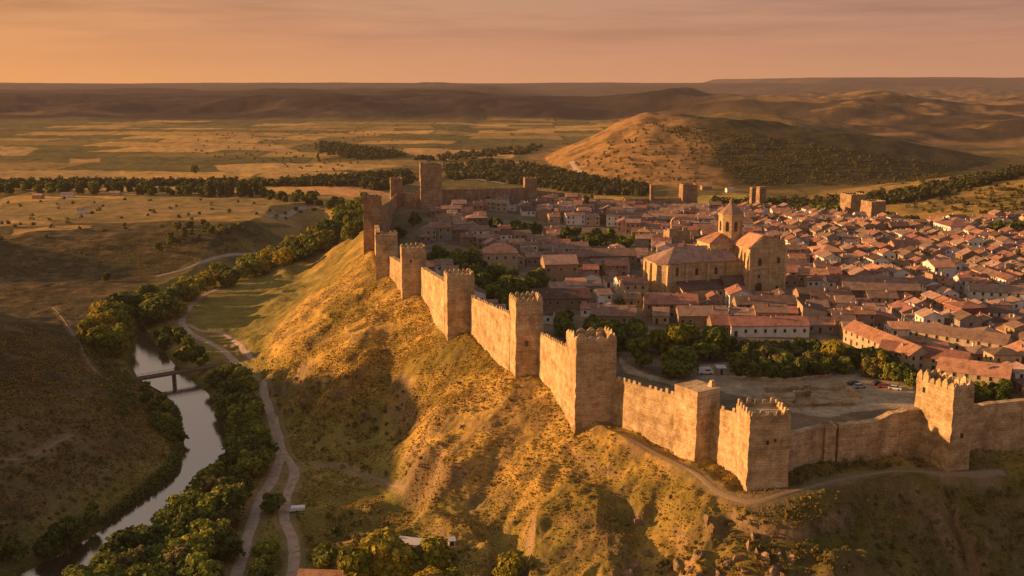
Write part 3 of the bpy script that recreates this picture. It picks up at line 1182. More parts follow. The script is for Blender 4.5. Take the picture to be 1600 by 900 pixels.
tower('wall_tower', 'T14', 'thicker of the two slender towers right of the church dome', 'worn', .5, 2, mat='stone_far', parapet=False, group='far towers of the town wall')
tower('wall_tower', 'T14b', 'thinner of the two slender towers right of the church dome', 'worn', .5, 2, mat='stone_far', parapet=False, group='far towers of the town wall')
tower('wall_tower', 'T15', 'rear one of the paired towers under the sunlit right hill', 'worn', .6, 4, ragged=.3, mat='stone_far', group='far towers of the town wall')
tower('wall_tower', 'T16', 'front one of the paired towers under the sunlit right hill', 'worn', .6, 5, ragged=.2, mat='stone_far', group='far towers of the town wall')


def wall(label, A, B, topA, topB, th=2.2, merl=None, pitch=2.1, msize=1.0, mat='stone', mid=None, rag=.12, mrange=(0, 1), base=5.0):
    """wall from A to B (xy), tops in z, optional mid list of (t, top)"""
    A = np.array(A, float)
    B = np.array(B, float)
    L = np.linalg.norm(B - A)
    d = (B - A) / L
    nrm = np.array([d[1], -d[0]])
    ts = np.linspace(0, 1, max(3, int(L / 2.0)))
    ks = [0] + [m[0] for m in (mid or [])] + [1]
    vs = [topA] + [m[1] for m in (mid or [])] + [topB]
    top = np.interp(ts, ks, vs)
    rs = np.random.default_rng(int(L * 37) % 1000)
    root = A
    o = thing('town_wall', label, 'wall', (A[0], A[1], 0), math.atan2(d[1], d[0]), 'stretches of the town wall')
    gz = terrain(A[0] + d[0] * L * ts, A[1] + d[1] * L * ts, False)
    prof = []
    NR = 5
    V = []
    for i, t in enumerate(ts):
        tz = top[i] + rs.normal(0, rag)
        bz = gz[i] - base
        for k in range(NR + 1):
            f = k / NR
            V.append((t * L, -th / 2 - .35 * (1 - f) + rs.normal(0, .09), bz + f * (tz - bz)))
        for k in range(NR + 1):
            f = 1 - k / NR
            V.append((t * L, th / 2 + rs.normal(0, .03), bz + f * (tz - bz)))
    m = 2 * (NR + 1)
    Fc = []
    for i in range(len(ts) - 1):
        for k in range(m - 1):
            a = i * m + k
            Fc.append((a, a + m, a + m + 1, a + 1))
    Fc.append(tuple(range(m)))
    Fc.append(tuple(range((len(ts) - 1) * m, len(ts) * m))[::-1])
    link('body', npmesh('body', V, Fc, M[mat]), o)
    if merl:
        b = MB()
        nn = int(L * (mrange[1] - mrange[0]) / pitch)
        # continuous parapet under the merlons
        tt = np.linspace(mrange[0], mrange[1], max(2, int(L / 2)))
        for i in range(len(tt) - 1):
            za = np.interp(tt[i], ts, top)
            zb = np.interp(tt[i + 1], ts, top)
            xa, xb = tt[i] * L, tt[i + 1] * L
            y0, y1 = -th / 2 - .04, -th / 2 + .5
            b.add([(xa, y0, za - .3), (xb, y0, zb - .3), (xb, y1, zb - .3), (xa, y1, za - .3), (xa, y0, za + .7), (xb, y0, zb + .7), (xb, y1, zb + .7), (xa, y1, za + .7)],
                  [(0, 3, 2, 1), (4, 5, 6, 7), (0, 1, 5, 4), (1, 2, 6, 5), (2, 3, 7, 6), (3, 0, 4, 7)])
        b.obj('parapet', M[mat], o)
        for i in range(nn):
            if rs.random() < .07:
                continue
            t = mrange[0] + (mrange[1] - mrange[0]) * (i + .5) / nn
            z = np.interp(t, ts, top) + .68
            c = link('merlon', MER[merl], o, (t * L, -th / 2 + .22, z), 0)
            c.scale = (msize * pitch / 1.75 * rs.uniform(.85, 1.1), .8, msize * rs.uniform(.55, 1.15))
    return o


def node(px, row, z):
    return atz(px, row, z)[:2]


def wtop(P, row):
    return ztop(P[0], P[1], row)


W = lambda k, a, b: cc(k, a, b)
pA, pB = W('T1', .9, .7), node(1286, 720, 0)
wall('short low wall joining the nearest corner tower to the buttress on its right', pA, pB, 10.5, 10.3)
b1, b2 = node(1284, 724, 0), node(1303, 729, 0)
# buttress
bt = thing('wall_buttress', 'plain stone buttress where the low wall steps right of the corner tower', 'buttress', (b1[0], b1[1], 0), R(4), None)
b = MB()
b.box(0, 3.1, -1.2, 3.0, -5, 10.2, 0, .12)
b.box(2.2, 3.15, -1.26, 3.06, 10.2, 10.9)
b.box(.1, .9, -1.1, 2.9, 10.2, 10.6)
b.obj('body', M['stone'], bt)
tag(bt)
pA, pB = node(1304, 722, 0), W('TR', .1, .88)
wall('long smooth-topped wall running from the buttress to the tall right tower', pA, pB, wtop(pA, 662), wtop(pB, 637), mid=[(.25, wtop(pA + (pB - pA) * .25, 660)), (.5, wtop(pA + (pB - pA) * .5, 655)), (.6, wtop(pA + (pB - pA) * .6, 646)), (.8, wtop(pA + (pB - pA) * .8, 640))])
pA, pB = W('TR', .9, .75), pR2b
wall('shaded wall leaving the frame at the right edge beyond the tall tower', pA, pB, wtop(pA, 637), wtop(pA, 637) + .6, rag=.15)
pA, pB = W('T2', .8, .75), W('T1', .15, .8)
wall('crenellated sunlit wall between the flat-topped tower and the corner tower', pA, pB, wtop(pA, 632), wtop(pB, 650), merl='flat', msize=1.0, pitch=1.9)
pA, pB = W('T3', .75, .6), W('T2', .2, .8)
wall('long crenellated wall between the pointed-merlon tower and the flat-topped tower', pA, pB, wtop(pA, 586), wtop(pB, 623), merl='flat', msize=1.0, pitch=2.0)
pA, pB = W('T5', .95, .55), W('T3', .1, .85)
wall('high sunlit wall between the windowed tower and the pointed-merlon tower', pA, pB, wtop(pA, 520), wtop(pB, 547), merl='flat', msize=.8, pitch=1.8)
pA, pB = W('T4', .85, .6), W('T5', .1, .85)
wall('sunlit wall between the palace-side tower and the windowed tower', pA, pB, wtop(pA, 463), wtop(pB, 493), merl='flat', msize=.8, pitch=1.8)
pA, pB = W('T6', .85, .6), W('T4', .1, .8)
wall('short sunlit wall without merlons left of the palace-side tower', pA, pB, wtop(pA, 415), wtop(pB, 440))
pA, pB = W('T7', .6, .6), W('T6', .2, .8)
wall('stub of wall hidden between the squat tower and the slotted tower', pA, pB, wtop(pA, 398), wtop(pB, 412))
pA, pB = W('T8', .7, .4), W('T7', .2, .8)
wall('short high wall between the leftmost tower and the squat tower', pA, pB, wtop(pA, 347), wtop(pB, 388))
pA, pB = W('T8', .7, .7), node(612, 322, 18)
wall('inner curve of the wall behind the leftmost tower', pA, node(606, 333, 18), wtop(pA, 328), wtop(node(606, 333, 18), 318), mat='stone_far', merl='flat', msize=.6, pitch=2)
wall('curved wall rising towards the small back tower', node(606, 334, 18), W('T9', .5, .5), wtop(node(606, 333, 18), 318), wtop(W('T9', .5, .5), 303), mat='stone_far', merl='flat', msize=.6)
pA, pB = W('T9', .8, .5), W('T10', .1, .5)
wall('stepped wall between the small back tower and the keep', pA, pB, wtop(pA, 303), wtop(pB, 299), mat='stone_far', merl='flat', msize=.6, mid=[(.5, wtop(pA, 304))])
pA, pB = W('T10', .8, .5), W('T11', .2, .5)
wall('long shaded back wall between the keep and the lone square tower', pA, pB, wtop(pA, 296), wtop(pB, 293), mat='stone_far')
pA, pB = W('T11', .8, .5), node(906, 318, 6)
wall('back wall sloping down to the right of the lone square tower', pA, pB, wtop(pA, 297), wtop(pB, 304), mat='stone_far')
wall('lowest ruined part of the back wall in front of the golden field', node(906, 318, 6), node(976, 325, 3), wtop(node(906, 318, 6), 315), wtop(node(976, 325, 3), 317), mat='stone_far')
pA, pB = node(976, 325, 3), W('T12', .2, .5)
wall('back wall with the thin pillar, ending at the square tower left of the dome', pA, pB, wtop(pA, 311), wtop(pB, 309), mat='stone_far')
pA, pB = W('T12', .9, .5), W('T14b', .1, .5)
wall('low back wall behind the church dome', pA, pB, wtop(pA, 321), wtop(pB, 319), mat='stone_far')
pA, pB = W('T15', .5, .1), W('T16', .2, .8)
wall('short wall joining the paired towers on the right', pA, pB, wtop(pA, 334), wtop(pB, 336), mat='stone_far')
pA, pB = W('T14', .9, .5), node(1320, 338, 0)
wall('low back wall running right from the slender towers', pA, pB, wtop(pA, 320), wtop(pB, 333), mat='stone_far')
# ------------------------------------------------------------------ buildings
FOOT = []      # reserved rectangles: centre, half sizes, rotation


def house_geo(w, d, h, rh, roof='gable', oh=.45, base=3.0, th=.22):
    """body and roof lists (V, F); ridge runs along x"""
    x, y = w / 2, d / 2
    if roof == 'gable':
        V = [(-x, -y, -base), (x, -y, -base), (x, y, -base), (-x, y, -base), (-x, -y, h), (x, -y, h), (x, y, h), (-x, y, h), (-x, 0, h + rh - .05), (x, 0, h + rh - .05)]
        Fb = [(0, 1, 5, 4), (2, 3, 7, 6), (1, 2, 6, 9, 5), (3, 0, 4, 8, 7), (4, 5, 9, 8), (6, 7, 8, 9)]
        k = rh / y
        ye, ze = y + oh, h - oh * k
        xe = x + oh * .5
        VR = []
        for X in (-xe, xe):
            VR += [(X, -ye, ze), (X, 0, h + rh), (X, ye, ze), (X, ye, ze + th), (X, 0, h + rh + th), (X, -ye, ze + th)]
        FR = [(0, 1, 4, 5), (1, 2, 3, 4), (6, 11, 10, 7), (7, 10, 9, 8), (5, 4, 10, 11), (4, 3, 9, 10), (0, 6, 7, 1), (1, 7, 8, 2), (0, 5, 11, 6), (2, 8, 9, 3)]
    elif roof == 'hip':
        V = [(-x, -y, -base), (x, -y, -base), (x, y, -base), (-x, y, -base), (-x, -y, h), (x, -y, h), (x, y, h), (-x, y, h)]
        Fb = [(0, 1, 5, 4), (1, 2, 6, 5), (2, 3, 7, 6), (3, 0, 4, 7), (4, 5, 6, 7)]
        xe, ye = x + oh, y + oh
        rx = max(0.3, x - y * .95)
        VR = [(-xe, -ye, h - .05), (xe, -ye, h - .05), (xe, ye, h - .05), (-xe, ye, h - .05), (-xe, -ye, h + th), (xe, -ye, h + th), (xe, ye, h + th), (-xe, ye, h + th), (-rx, 0, h + rh), (rx, 0, h + rh)]
        FR = [(3, 2, 1, 0), (0, 1, 5, 4), (1, 2, 6, 5), (2, 3, 7, 6), (3, 0, 4, 7), (4, 5, 9, 8), (5, 6, 9), (6, 7, 8, 9), (7, 4, 8)]
    else:  # lean-to rising towards +y
        V = [(-x, -y, -base), (x, -y, -base), (x, y, -base), (-x, y, -base), (-x, -y, h), (x, -y, h), (x, y, h + rh), (-x, y, h + rh)]
        Fb = [(0, 1, 5, 4), (1, 2, 6, 5), (2, 3, 7, 6), (3, 0, 4, 7), (4, 5, 6, 7)]
        k = rh / d
        xe = x + oh * .6
        a, b = -y - oh, y + .15
        VR = [(-xe, a, h - oh * k + .03), (xe, a, h - oh * k + .03), (xe, b, h + rh + .05), (-xe, b, h + rh + .05)]
        VR += [(p[0], p[1], p[2] + th) for p in VR]
        FR = [(0, 3, 2, 1), (4, 5, 6, 7), (0, 1, 5, 4), (1, 2, 6, 5), (2, 3, 7, 6), (3, 0, 4, 7)]
    return (V, Fb), (VR, FR)


def win_mesh(nm, w, h, arch=False, fr=None):
    b = MB()
    f = .12
    if arch:
        n = 8
        poly = [(-w / 2, 0), (w / 2, 0)] + [(w / 2 * math.cos(t), h - w / 2 + w / 2 * math.sin(t)) for t in np.linspace(0, math.pi, n)]
        V = [(a, -.05, c) for a, c in poly] + [(a, .2, c) for a, c in poly]
        k = len(poly)
        b.add(V, [tuple(range(k))] + [(i, k + i, k + (i + 1) % k, (i + 1) % k) for i in range(k)], 0)
    else:
        b.box(-w / 2, w / 2, -.04, .15, 0, h, 0)
        if fr:
            b.box(-w / 2 - f, -w / 2, -.08, .12, -f, h + f, 1)
            b.box(w / 2, w / 2 + f, -.08, .12, -f, h + f, 1)
            b.box(-w / 2, w / 2, -.081, .12, h, h + f, 1)
            b.box(-w / 2, w / 2, -.10, .12, -f, 0, 1)
    return b.mesh(nm, [M['glass'], fr or M['glass']])


WIN = win_mesh('window', .95, 1.35, fr=M['wall_cream'])
WIN2 = win_mesh('window', .8, 1.0, fr=M['wood'])
WINA = win_mesh('window', 1.0, 2.0, True)
_b = MB()
_b.box(-.55, .55, -.05, .15, -.3, 2.1, 0)
_b.box(-.7, -.55, -.09, .12, -.3, 2.25, 1)
_b.box(.55, .7, -.09, .12, -.3, 2.25, 1)
_b.box(-.55, .55, -.091, .12, 2.1, 2.26, 1)
DOOR = _b.mesh('door', [M['wood'], M['wall_sandstone']])


def chim_mesh(m):
    b = MB()
    b.box(-.4, .4, -.3, .3, -1.2, 1.3, 0)
    b.box(-.48, .48, -.38, .38, 1.3, 1.45, 1)
    b.box(-.25, .25, -.15, .15, 1.45, 1.65, 1)
    return b.mesh('chimney', [m, M['roof_brown']])


CHIM = {k: chim_mesh(M['wall_' + k]) for k in ('white', 'cream', 'pinkish')}
_b = MB()
_b.box(-.45, .45, -.6, .6, 0, .12, 0)
SKYL = _b.mesh('skylight', [M['glass']])
_b = MB()
_b.cyl((0, 0, 0), (0, 0, 2.4), .05, .04, 4)
_b.box(-.6, .6, -.04, .04, 2.0, 2.08)
_b.box(-.4, .4, -.04, .04, 2.25, 2.33)
AERIAL = _b.mesh('aerial', [M['tyre']])


def building(name, label, cat, x, y, z, w, d, h, rh, rot, wallk, roofk, roof='gable', group=None, chim=1, floors=None, wins=True, rs=None, door=True, wn=None):
    rs = rs or np.random.default_rng(int(abs(x * 31 + y * 17)) % 99991)
    o = thing(name, label, cat, (x, y, z), rot, group)
    (V, Fb), (VR, FR) = house_geo(w, d, h, rh, roof)
    link('wall', npmesh('wall', V, Fb, M['wall_' + wallk] if isinstance(wallk, str) else wallk), o)
    rf = link('roof', npmesh('roof', VR, FR, M['roof_' + roofk] if isinstance(roofk, str) else roofk), o)
    for i in range(chim):
        cx = rs.uniform(-.38, .38) * w
        cy = rs.choice([-1, 1]) * d * rs.uniform(.08, .3)
        cz = h + rh * (1 - abs(cy) / (d / 2)) if roof != 'lean' else h + rh * .6
        c = link('chimney', CHIM[rs.choice(['white', 'cream', 'pinkish'])], rf, (cx, cy, cz), 0)
        c.scale = (1, 1, rs.uniform(.7, 1.1))
    if wins:
        fl = floors or (2 if h > 5 else 1)
        ca, sa = math.cos(rot), math.sin(rot)
        for (nx, ny, L, D) in ((0, -1, w, d), (-1, 0, d, w), (1, 0, d, w), (0, 1, w, d)):
            wx, wy = nx * ca - ny * sa, nx * sa + ny * ca
            if (wx * -x + wy * -y) / math.hypot(x, y) < .12 and not (wx < -.7):
                continue
            n = wn if (wn and nx == 0) else max(1, int(L / 2.9))
            dk = int(rs.integers(0, n)) if (door and nx == 0) else -1
            for k in range(n):
                u = (-.5 + (k + .5) / n) * L + (rs.uniform(-.25, .25) if not wn else 0)
                lp = (u, -d / 2, 0) if ny == -1 else (-w / 2, -u, 0) if nx == -1 else (w / 2, u, 0) if nx == 1 else (-u, d / 2, 0)
                rz = {(0, -1): 0, (-1, 0): -math.pi / 2, (1, 0): math.pi / 2, (0, 1): math.pi}[(nx, ny)]
                for f in range(fl):
                    if not wn and rs.random() < .18:
                        continue
                    if f == 0 and k == dk:
                        link('door', DOOR, o, (lp[0], lp[1], .3), rz)
                        continue
                    zz = (h / fl) * f + (h / fl) * .38
                    c = link('window', WIN if rs.random() < .6 or wn else WIN2, o, (lp[0], lp[1], zz), rz)
    FOOT.append((x, y, w / 2, d / 2, rot))
    return o


def bpix(px, row, z, w, d, rotdeg, corner=(-1, -1)):
    """centre of a footprint whose given corner stands at the pixel on level z"""
    p = atz(px, row, z)[:2]
    a = R(rotdeg)
    e1 = np.array([math.cos(a), math.sin(a)])
    e2 = np.array([-math.sin(a), math.cos(a)])
    return p - e1 * corner[0] * w / 2 - e2 * corner[1] * d / 2


def hero(label, px, row, w, d, h, rh, rot, wallk, roofk, roof='gable', corner=(-1, -1), name='house', cat='house', **kw):
    z = 0
    for _ in range(3):
        c = bpix(px, row, z, w, d, rot, corner)
        z = float(terrain(np.array([c[0]]), np.array([c[1]]), False)[0])
    return building(name, label, cat, c[0], c[1], z, w, d, h, rh, R(rot), wallk, roofk, roof, **kw)


# ---- the church
CP = atz(1169, 464, 2)[:2]
CR = R(17)
ch = thing('church', 'large sandstone church with octagonal domed tower rising above all the roofs', 'church', (CP[0], CP[1], 2), CR)
FOOT.append((CP[0] - 14, CP[1] + 11, 36, 24, CR))
b = MB()
# west block: profile in x-z extruded along y
prof = [(0, -3), (19, -3), (19, 23), (13, 27.2), (6.5, 28.2), (0, 23)]
V = [(a, 0, c) for a, c in prof] + [(a, 15, c) for a, c in prof]
b.add(V, [tuple(range(6)), tuple(range(6, 12))[::-1]] + [(i, i + 6, (i + 1) % 6 + 6, (i + 1) % 6) for i in range(6)])
b.obj('west_block', M['church'], ch)
b = MB()
pr = [(-.7, 22.6), (6.5, 28.35), (13, 27.35), (19.7, 22.6)]
V = [(a, .35, c) for a, c in pr] + [(a, 15.6, c) for a, c in pr] + [(a, .35, c + .35) for a, c in pr] + [(a, 15.6, c + .35) for a, c in pr]
b.add(V, [(i, i + 1, i + 5, i + 4) for i in range(3)] + [(8 + i, 12 + i, 13 + i, 9 + i) for i in range(3)] + [(i, 8 + i, 9 + i, i + 1) for i in range(3)] + [(4 + i, 5 + i, 13 + i, 12 + i) for i in range(3)] + [(0, 4, 12, 8), (3, 11, 15, 7)])
b.obj('roof', M['roof_orange'], ch)
b = MB()
for a, c, e, g in ((-.35, 1.0, -.4, 22.6), (10.2, 11.4, -.35, 25), (18.1, 19.35, -.4, 22.6)):
    b.box(a, c, e, .0, -3, g)
b.box(-.3, 19.3, -.25, 0, 13.2, 13.7)
b.obj('pilasters', M['church'], ch)
for (u, zz, w_, h_) in ((5.3, 14.6, 1.9, 3.4), (15.2, 15.2, 1.5, 3.0)):
    c = link('window', WINA, ch, (u, -.03, zz))
    c.scale = (w_, 1, h_ / 2)
c = link('window', WIN, ch, (5.1, -.03, 8.6))
c.scale = (1.5, 1, 1.2)
c = link('window', WIN, ch, (15.0, -.03, 1.2))
c.scale = (1.6, 1, 2.4)
c = link('door', WINA, ch, (5.1, -.06, -.6))
c.scale = (3.4, 1, 3.6)
c = link('window', WINA, ch, (-.03, 4.6, 13.5), -math.pi / 2)
c.scale = (1.4, 1, 3.6)
# buttresses on its lit flank
for v in (1.2, 8.2, 12.8):
    b = MB()
    b.prism([(-1.6, v - .8), (0, v - .8), (0, v + .8), (-1.6, v + .8)], -3, 17, top=[(-1.2, v - .8), (0, v - .8), (0, v + .8), (-1.2, v + .8)])
    b.prism([(-1.2, v - .8), (0, v - .8), (0, v + .8), (-1.2, v + .8)], 17, 21.5, top=[(-.1, v - .8), (0, v - .8), (0, v + .8), (-.1, v + .8)])
    b.obj('buttress', M['church'], ch)
# crossing / choir block
b = MB()
b.box(-13, 6.9, 15.02, 28, -3, 23.6)
b.obj('choir', M['church'], ch)
b = MB()
V = [(-13.6, 14.6, 23.5), (7.3, 14.6, 23.5), (7.3, 28.5, 23.5), (-13.6, 28.5, 23.5), (-5, 19, 27.6), (5, 19, 27.6), (5, 24, 27.6), (-5, 24, 27.6)]
V = [V[0], V[1], V[2], V[3], V[4], V[5], V[6], V[7]]
b.add(V, [(3, 2, 1, 0), (0, 1, 5, 4), (1, 2, 6, 5), (2, 3, 7, 6), (3, 0, 4, 7), (4, 5, 6, 7)])
b.obj('roof', M['roof_orange'], ch)
for (x0, y0) in ((-14.4, 15.0), (-14.4, 20.5), (-14.4, 26.2)):
    b = MB()
    b.prism([(x0, y0), (-13, y0), (-13, y0 + 1.6), (x0, y0 + 1.6)], -3, 21.5, top=[(x0 + .6, y0), (-13, y0), (-13, y0 + 1.6), (x0 + .6, y0 + 1.6)])
    b.obj('buttress', M['church'], ch)
for u in (-12.9, -8.6, -4.2):
    b = MB()
    b.prism([(u, 13.2), (u + 1.3, 13.2), (u + 1.3, 15.02), (u, 15.02)], 8, 21.5, top=[(u, 14.4), (u + 1.3, 14.4), (u + 1.3, 15.02), (u, 15.02)])
    b.obj('buttress', M['church'], ch)
# octagon tower
OC = (.8, 21.0)
oct_ = lambda r, n=8: [(OC[0] + r * math.cos(R(22.5 + 45 * i)), OC[1] + r * math.sin(R(22.5 + 45 * i))) for i in range(n)]
b = MB()
b.prism(oct_(5.7), 24, 36.2)
b.obj('octagonal_tower', M['church'], ch)
b = MB()
b.prism(oct_(5.95), 25.5, 26.1)
b.prism(oct_(6.1), 36.0, 36.8)
b.obj('cornice', M['church'], ch)
b = MB()
b.prism(oct_(6.2), 36.8, 37.1)
b.prism(oct_(6.2), 37.1, 38.9, top=oct_(3.9))
b.prism(oct_(3.9), 38.9, 40.6, top=oct_(1.9))
b.prism(oct_(1.9), 40.6, 41.6, top=oct_(1.1))
b.prism(oct_(.85), 41.6, 42.9)
b.prism(oct_(1.0), 42.9, 43.1)
b.cyl((OC[0], OC[1], 43.1), (OC[0], OC[1], 44.6), .7, .02, 8)
b.obj('dome_roof', M['roof_brown'], ch)
for i in range(8):
    t = R(45 * i)
    r = 5.7 * math.cos(R(22.5)) + .03
    c = link('window', WINA, ch, (OC[0] + r * math.cos(t), OC[1] + r * math.sin(t), 28.6), t + math.pi / 2)
    c.scale = (1.5, 1, 2.4)
# nave
b = MB()
pts = [(-38, 8), (0, 8), (0, 29), (-38, 29), (-42, 25), (-42, 12)]
b.prism(pts, -3, 16.6)
b.obj('nave', M['church'], ch)
b = MB()
e = [(-31.2, 7.4), (-.01, 7.4), (-.01, 15.0), (-31.2, 24.6), (-35.6, 20.3), (-35.6, 11.7)]
V = [(-38.3, 7.4, 16.4), (-1.7, 7.4, 16.4), (-1.7, 18, 22.4), (-30, 18, 22.4), (-42.7, 11.8, 16.4), (-42.7, 25.2, 16.4), (-38.3, 29.6, 16.4), (-1.7, 29.6, 16.4)]
b.add(V, [(0, 1, 2, 3), (4, 0, 3), (5, 4, 3), (6, 5, 3), (7, 6, 3, 2)])
V2 = [(a, c, z_ - .25) for a, c, z_ in V]
b.add(V2, [(0, 3, 2, 1), (4, 3, 0), (5, 3, 4), (6, 3, 5), (7, 2, 3, 6)])
b.add([V[0], V[1], V2[1], V2[0], V[4], V2[4], V[5], V2[5]], [(0, 3, 2, 1), (4, 5, 3, 0), (6, 7, 5, 4)])
b.obj('roof', M['roof_faded pink'], ch)
for (x0, y0, a) in ((-38, 7.4, 0), (-41.7, 11.6, 0), (-42.6, 17.2, 0), (-42.4, 23.4, 0), (-39, 28.6, 0)):
    b = MB()
    b.prism([(x0 - 1.0, y0 - .8), (x0 + 1.4, y0 - .8), (x0 + 1.4, y0 + .8), (x0 - 1.0, y0 + .8)], -3, 15.4, top=[(x0 - .3, y0 - .8), (x0 + 1.4, y0 - .8), (x0 + 1.4, y0 + .8), (x0 - .3, y0 + .8)])
    b.obj('buttress', M['church'], ch)
for u in (-37.6, -29, -18, -8):
    b = MB()
    b.box(u, u + 1.1, 6.9, 8.0, -3, 15.6)
    b.obj('buttress', M['church'], ch)
for u, hh in ((-33, 4.2), (-23, 3.4), (-13, 3.4)):
    c = link('window', WINA, ch, (u, 7.97, 10.2))
    c.scale = (1.5, 1, hh / 2)
# annexes along the nave
b = MB()
V = [(-33, 1.6, -3), (-2.2, 1.6, -3), (-2.2, 7.98, -3), (-33, 7.98, -3), (-33, 1.6, 4.6), (-2.2, 1.6, 4.6), (-2.2, 7.98, 7.4), (-33, 7.98, 7.4)]
b.add(V, [(0, 1, 5, 4), (1, 2, 6, 5), (2, 3, 7, 6), (3, 0, 4, 7), (4, 5, 6, 7)])
b.obj('annex', M['church'], ch)
b = MB()
b.add([(-33.4, 1.1, 4.5), (-2.0, 1.1, 4.5), (-2.0, 7.9, 7.6), (-33.4, 7.9, 7.6), (-33.4, 1.1, 4.75), (-2.0, 1.1, 4.75), (-2.0, 7.9, 7.85), (-33.4, 7.9, 7.85)],
      [(0, 3, 2, 1), (4, 5, 6, 7), (0, 1, 5, 4), (1, 2, 6, 5), (2, 3, 7, 6), (3, 0, 4, 7)])
b.add([(-12, .6, 5.6), (-.4, .6, 5.6), (-.4, 6, 9.4), (-12, 6, 9.4), (-12, .6, 5.9), (-.4, .6, 5.9), (-.4, 6, 9.7), (-12, 6, 9.7)],
      [(0, 3, 2, 1), (4, 5, 6, 7), (0, 1, 5, 4), (1, 2, 6, 5), (2, 3, 7, 6), (3, 0, 4, 7)])
b.obj('roof', M['roof_dark brown'], ch)
b = MB()
b.box(-11.6, -.6, 1.0, 6.0, -3, 5.7)
b.obj('annex', M['church'], ch)
for u, s_ in ((-20, 1.6), (-13.5, 1.0), (-8.5, 1.0), (-3.6, 1.8)):
    c = link('window', WIN, ch, (u, (1.6 if u < -12 else 1.0) - .03, 1.6))
    c.scale = (s_, 1, 1.1)

# ---- buildings one can tell apart
hero('cream two-storey palace with hipped orange roof and four upper windows beside the dark grove', 757, 426, 17, 12, 9.6, 4.6, 6, 'cream', 'orange', 'hip', floors=2, wn=4, name='palace', cat='palace', chim=0)
hero('long low white terrace with dark openings and red roof above the big round trees', 1142, 527, 31, 9, 4.6, 2.6, 2, 'white', 'rust red', wn=8, chim=2)
hero('small dwelling joining the left end of the white terrace, walls unpainted', 1112, 524, 8, 9, 4.2, 3.0, 2, 'brown', 'rust red', chim=1)
hero('long white building with a row of dark windows near the right frame edge', 1514, 474, 26, 10, 6.0, 2.6, -16, 'white', 'brown', floors=2, wn=7, chim=0)
hero('big white villa with red roof and sunlit left front beside the far tree belt', 1484, 372, 17, 24, 7.5, 3.0, 4, 'white', 'rust red', 'hip', floors=2, name='villa', cat='villa', chim=0)
hero('white gable-ended house with small orange roof standing clear on the right', 1459, 436, 12, 14, 6.0, 2.6, 8, 'white', 'orange', corner=(-1, -1), chim=1)
hero('dark red brick block with shaded flat sides left of the long white building', 1500, 512, 12, 12, 8.0, 1.6, 12, M['brick'], 'rust red', 'hip', floors=2, chim=0)
hero('row building with square windows and bright right end below the church', 1248, 480, 24, 9, 5.6, 2.4, 3, 'sandstone', 'dark brown', floors=1, wn=5, chim=2)
hero('wide brown roofed block right of the church front with shaded side', 1318, 474, 34, 14, 6.4, 4.4, -3, 'brown', 'brown', wn=7, chim=2)
hero('long plain convent roof running left of the church behind a court', 893, 420, 34, 10, 6.5, 3.2, 3, 'brown', 'brown', wn=9, chim=0)
hero('tall sandstone house with orange roof and lit gable left of the convent', 851, 446, 16, 12, 10.0, 3.4, 8, 'sandstone', 'faded pink', chim=1)
hero('white fronted low house with salmon roof in front of the convent', 887, 462, 9, 11, 4.6, 2.2, 6, 'white', 'orange', chim=0)
hero('pale grey gable wall house beside the white fronted low house', 917, 463, 7, 11, 4.6, 1.6, 6, 'grey', 'brown', chim=0)
hero('brown roofed house with lit left gable at the edge of the grove', 924, 508, 18, 9, 4.2, 3.2, -4, 'sandstone', 'faded pink', corner=(-1, -1), chim=2)
hero('dark old roof in front of the palace grove, wide and low', 830, 484, 26, 11, 4.2, 3.2, 4, 'brown', 'dark brown', chim=1)
hero('house with sharply lit left gable between convent and grove', 1008, 497, 22, 10, 6.2, 3.2, -2, 'sandstone', 'rust red', chim=3)
hero('low house behind the white terrace with bright chimney at its left', 1060, 512, 20, 9, 5.0, 3.0, 0, 'sandstone', 'brown', chim=2)
hero('second roof row behind the white terrace, lit at its left hip', 1150, 494, 26, 8, 5.2, 2.8, 2, 'sandstone', 'brown', chim=3)
hero('terrace of pale fronts facing left with alternating orange roofs above the square trees', 1420, 580, 42, 9, 5.6, 2.8, 104, 'cream', 'orange', corner=(-1, 1), wn=11, chim=3)
hero('cream terrace with rusty roof in the lower right, seen above the square tower merlons', 1508, 590, 30, 9, 5.2, 2.6, 142, 'cream', 'rust red', corner=(-1, 1), wn=7, chim=2)
hero('cream house at the right frame edge above the hedge, three windows in view', 1575, 618, 22, 10, 5.8, 3.0, 150, 'cream', 'orange', corner=(-1, 1), wn=6, chim=1)
hero('yellowish terrace behind the hedge near the right frame edge', 1570, 562, 34, 9, 5.6, 2.8, 140, 'cream', 'brown', corner=(-1, 1), wn=9, chim=2)
hero('orange roofed broad house with lit gable in the middle of the right quarter', 1400, 402, 17, 12, 5.0, 4.0, 12, 'pinkish', 'orange', chim=0)
hero('bright walled house with orange hip roof right of the church', 1283, 414, 14, 18, 7.0, 3.0, 8, 'cream', 'orange', 'hip', chim=1)
hero('white walled row under the slender towers, lit', 1208, 344, 14, 9, 5.5, 2.6, 6, 'white', 'orange', chim=0)

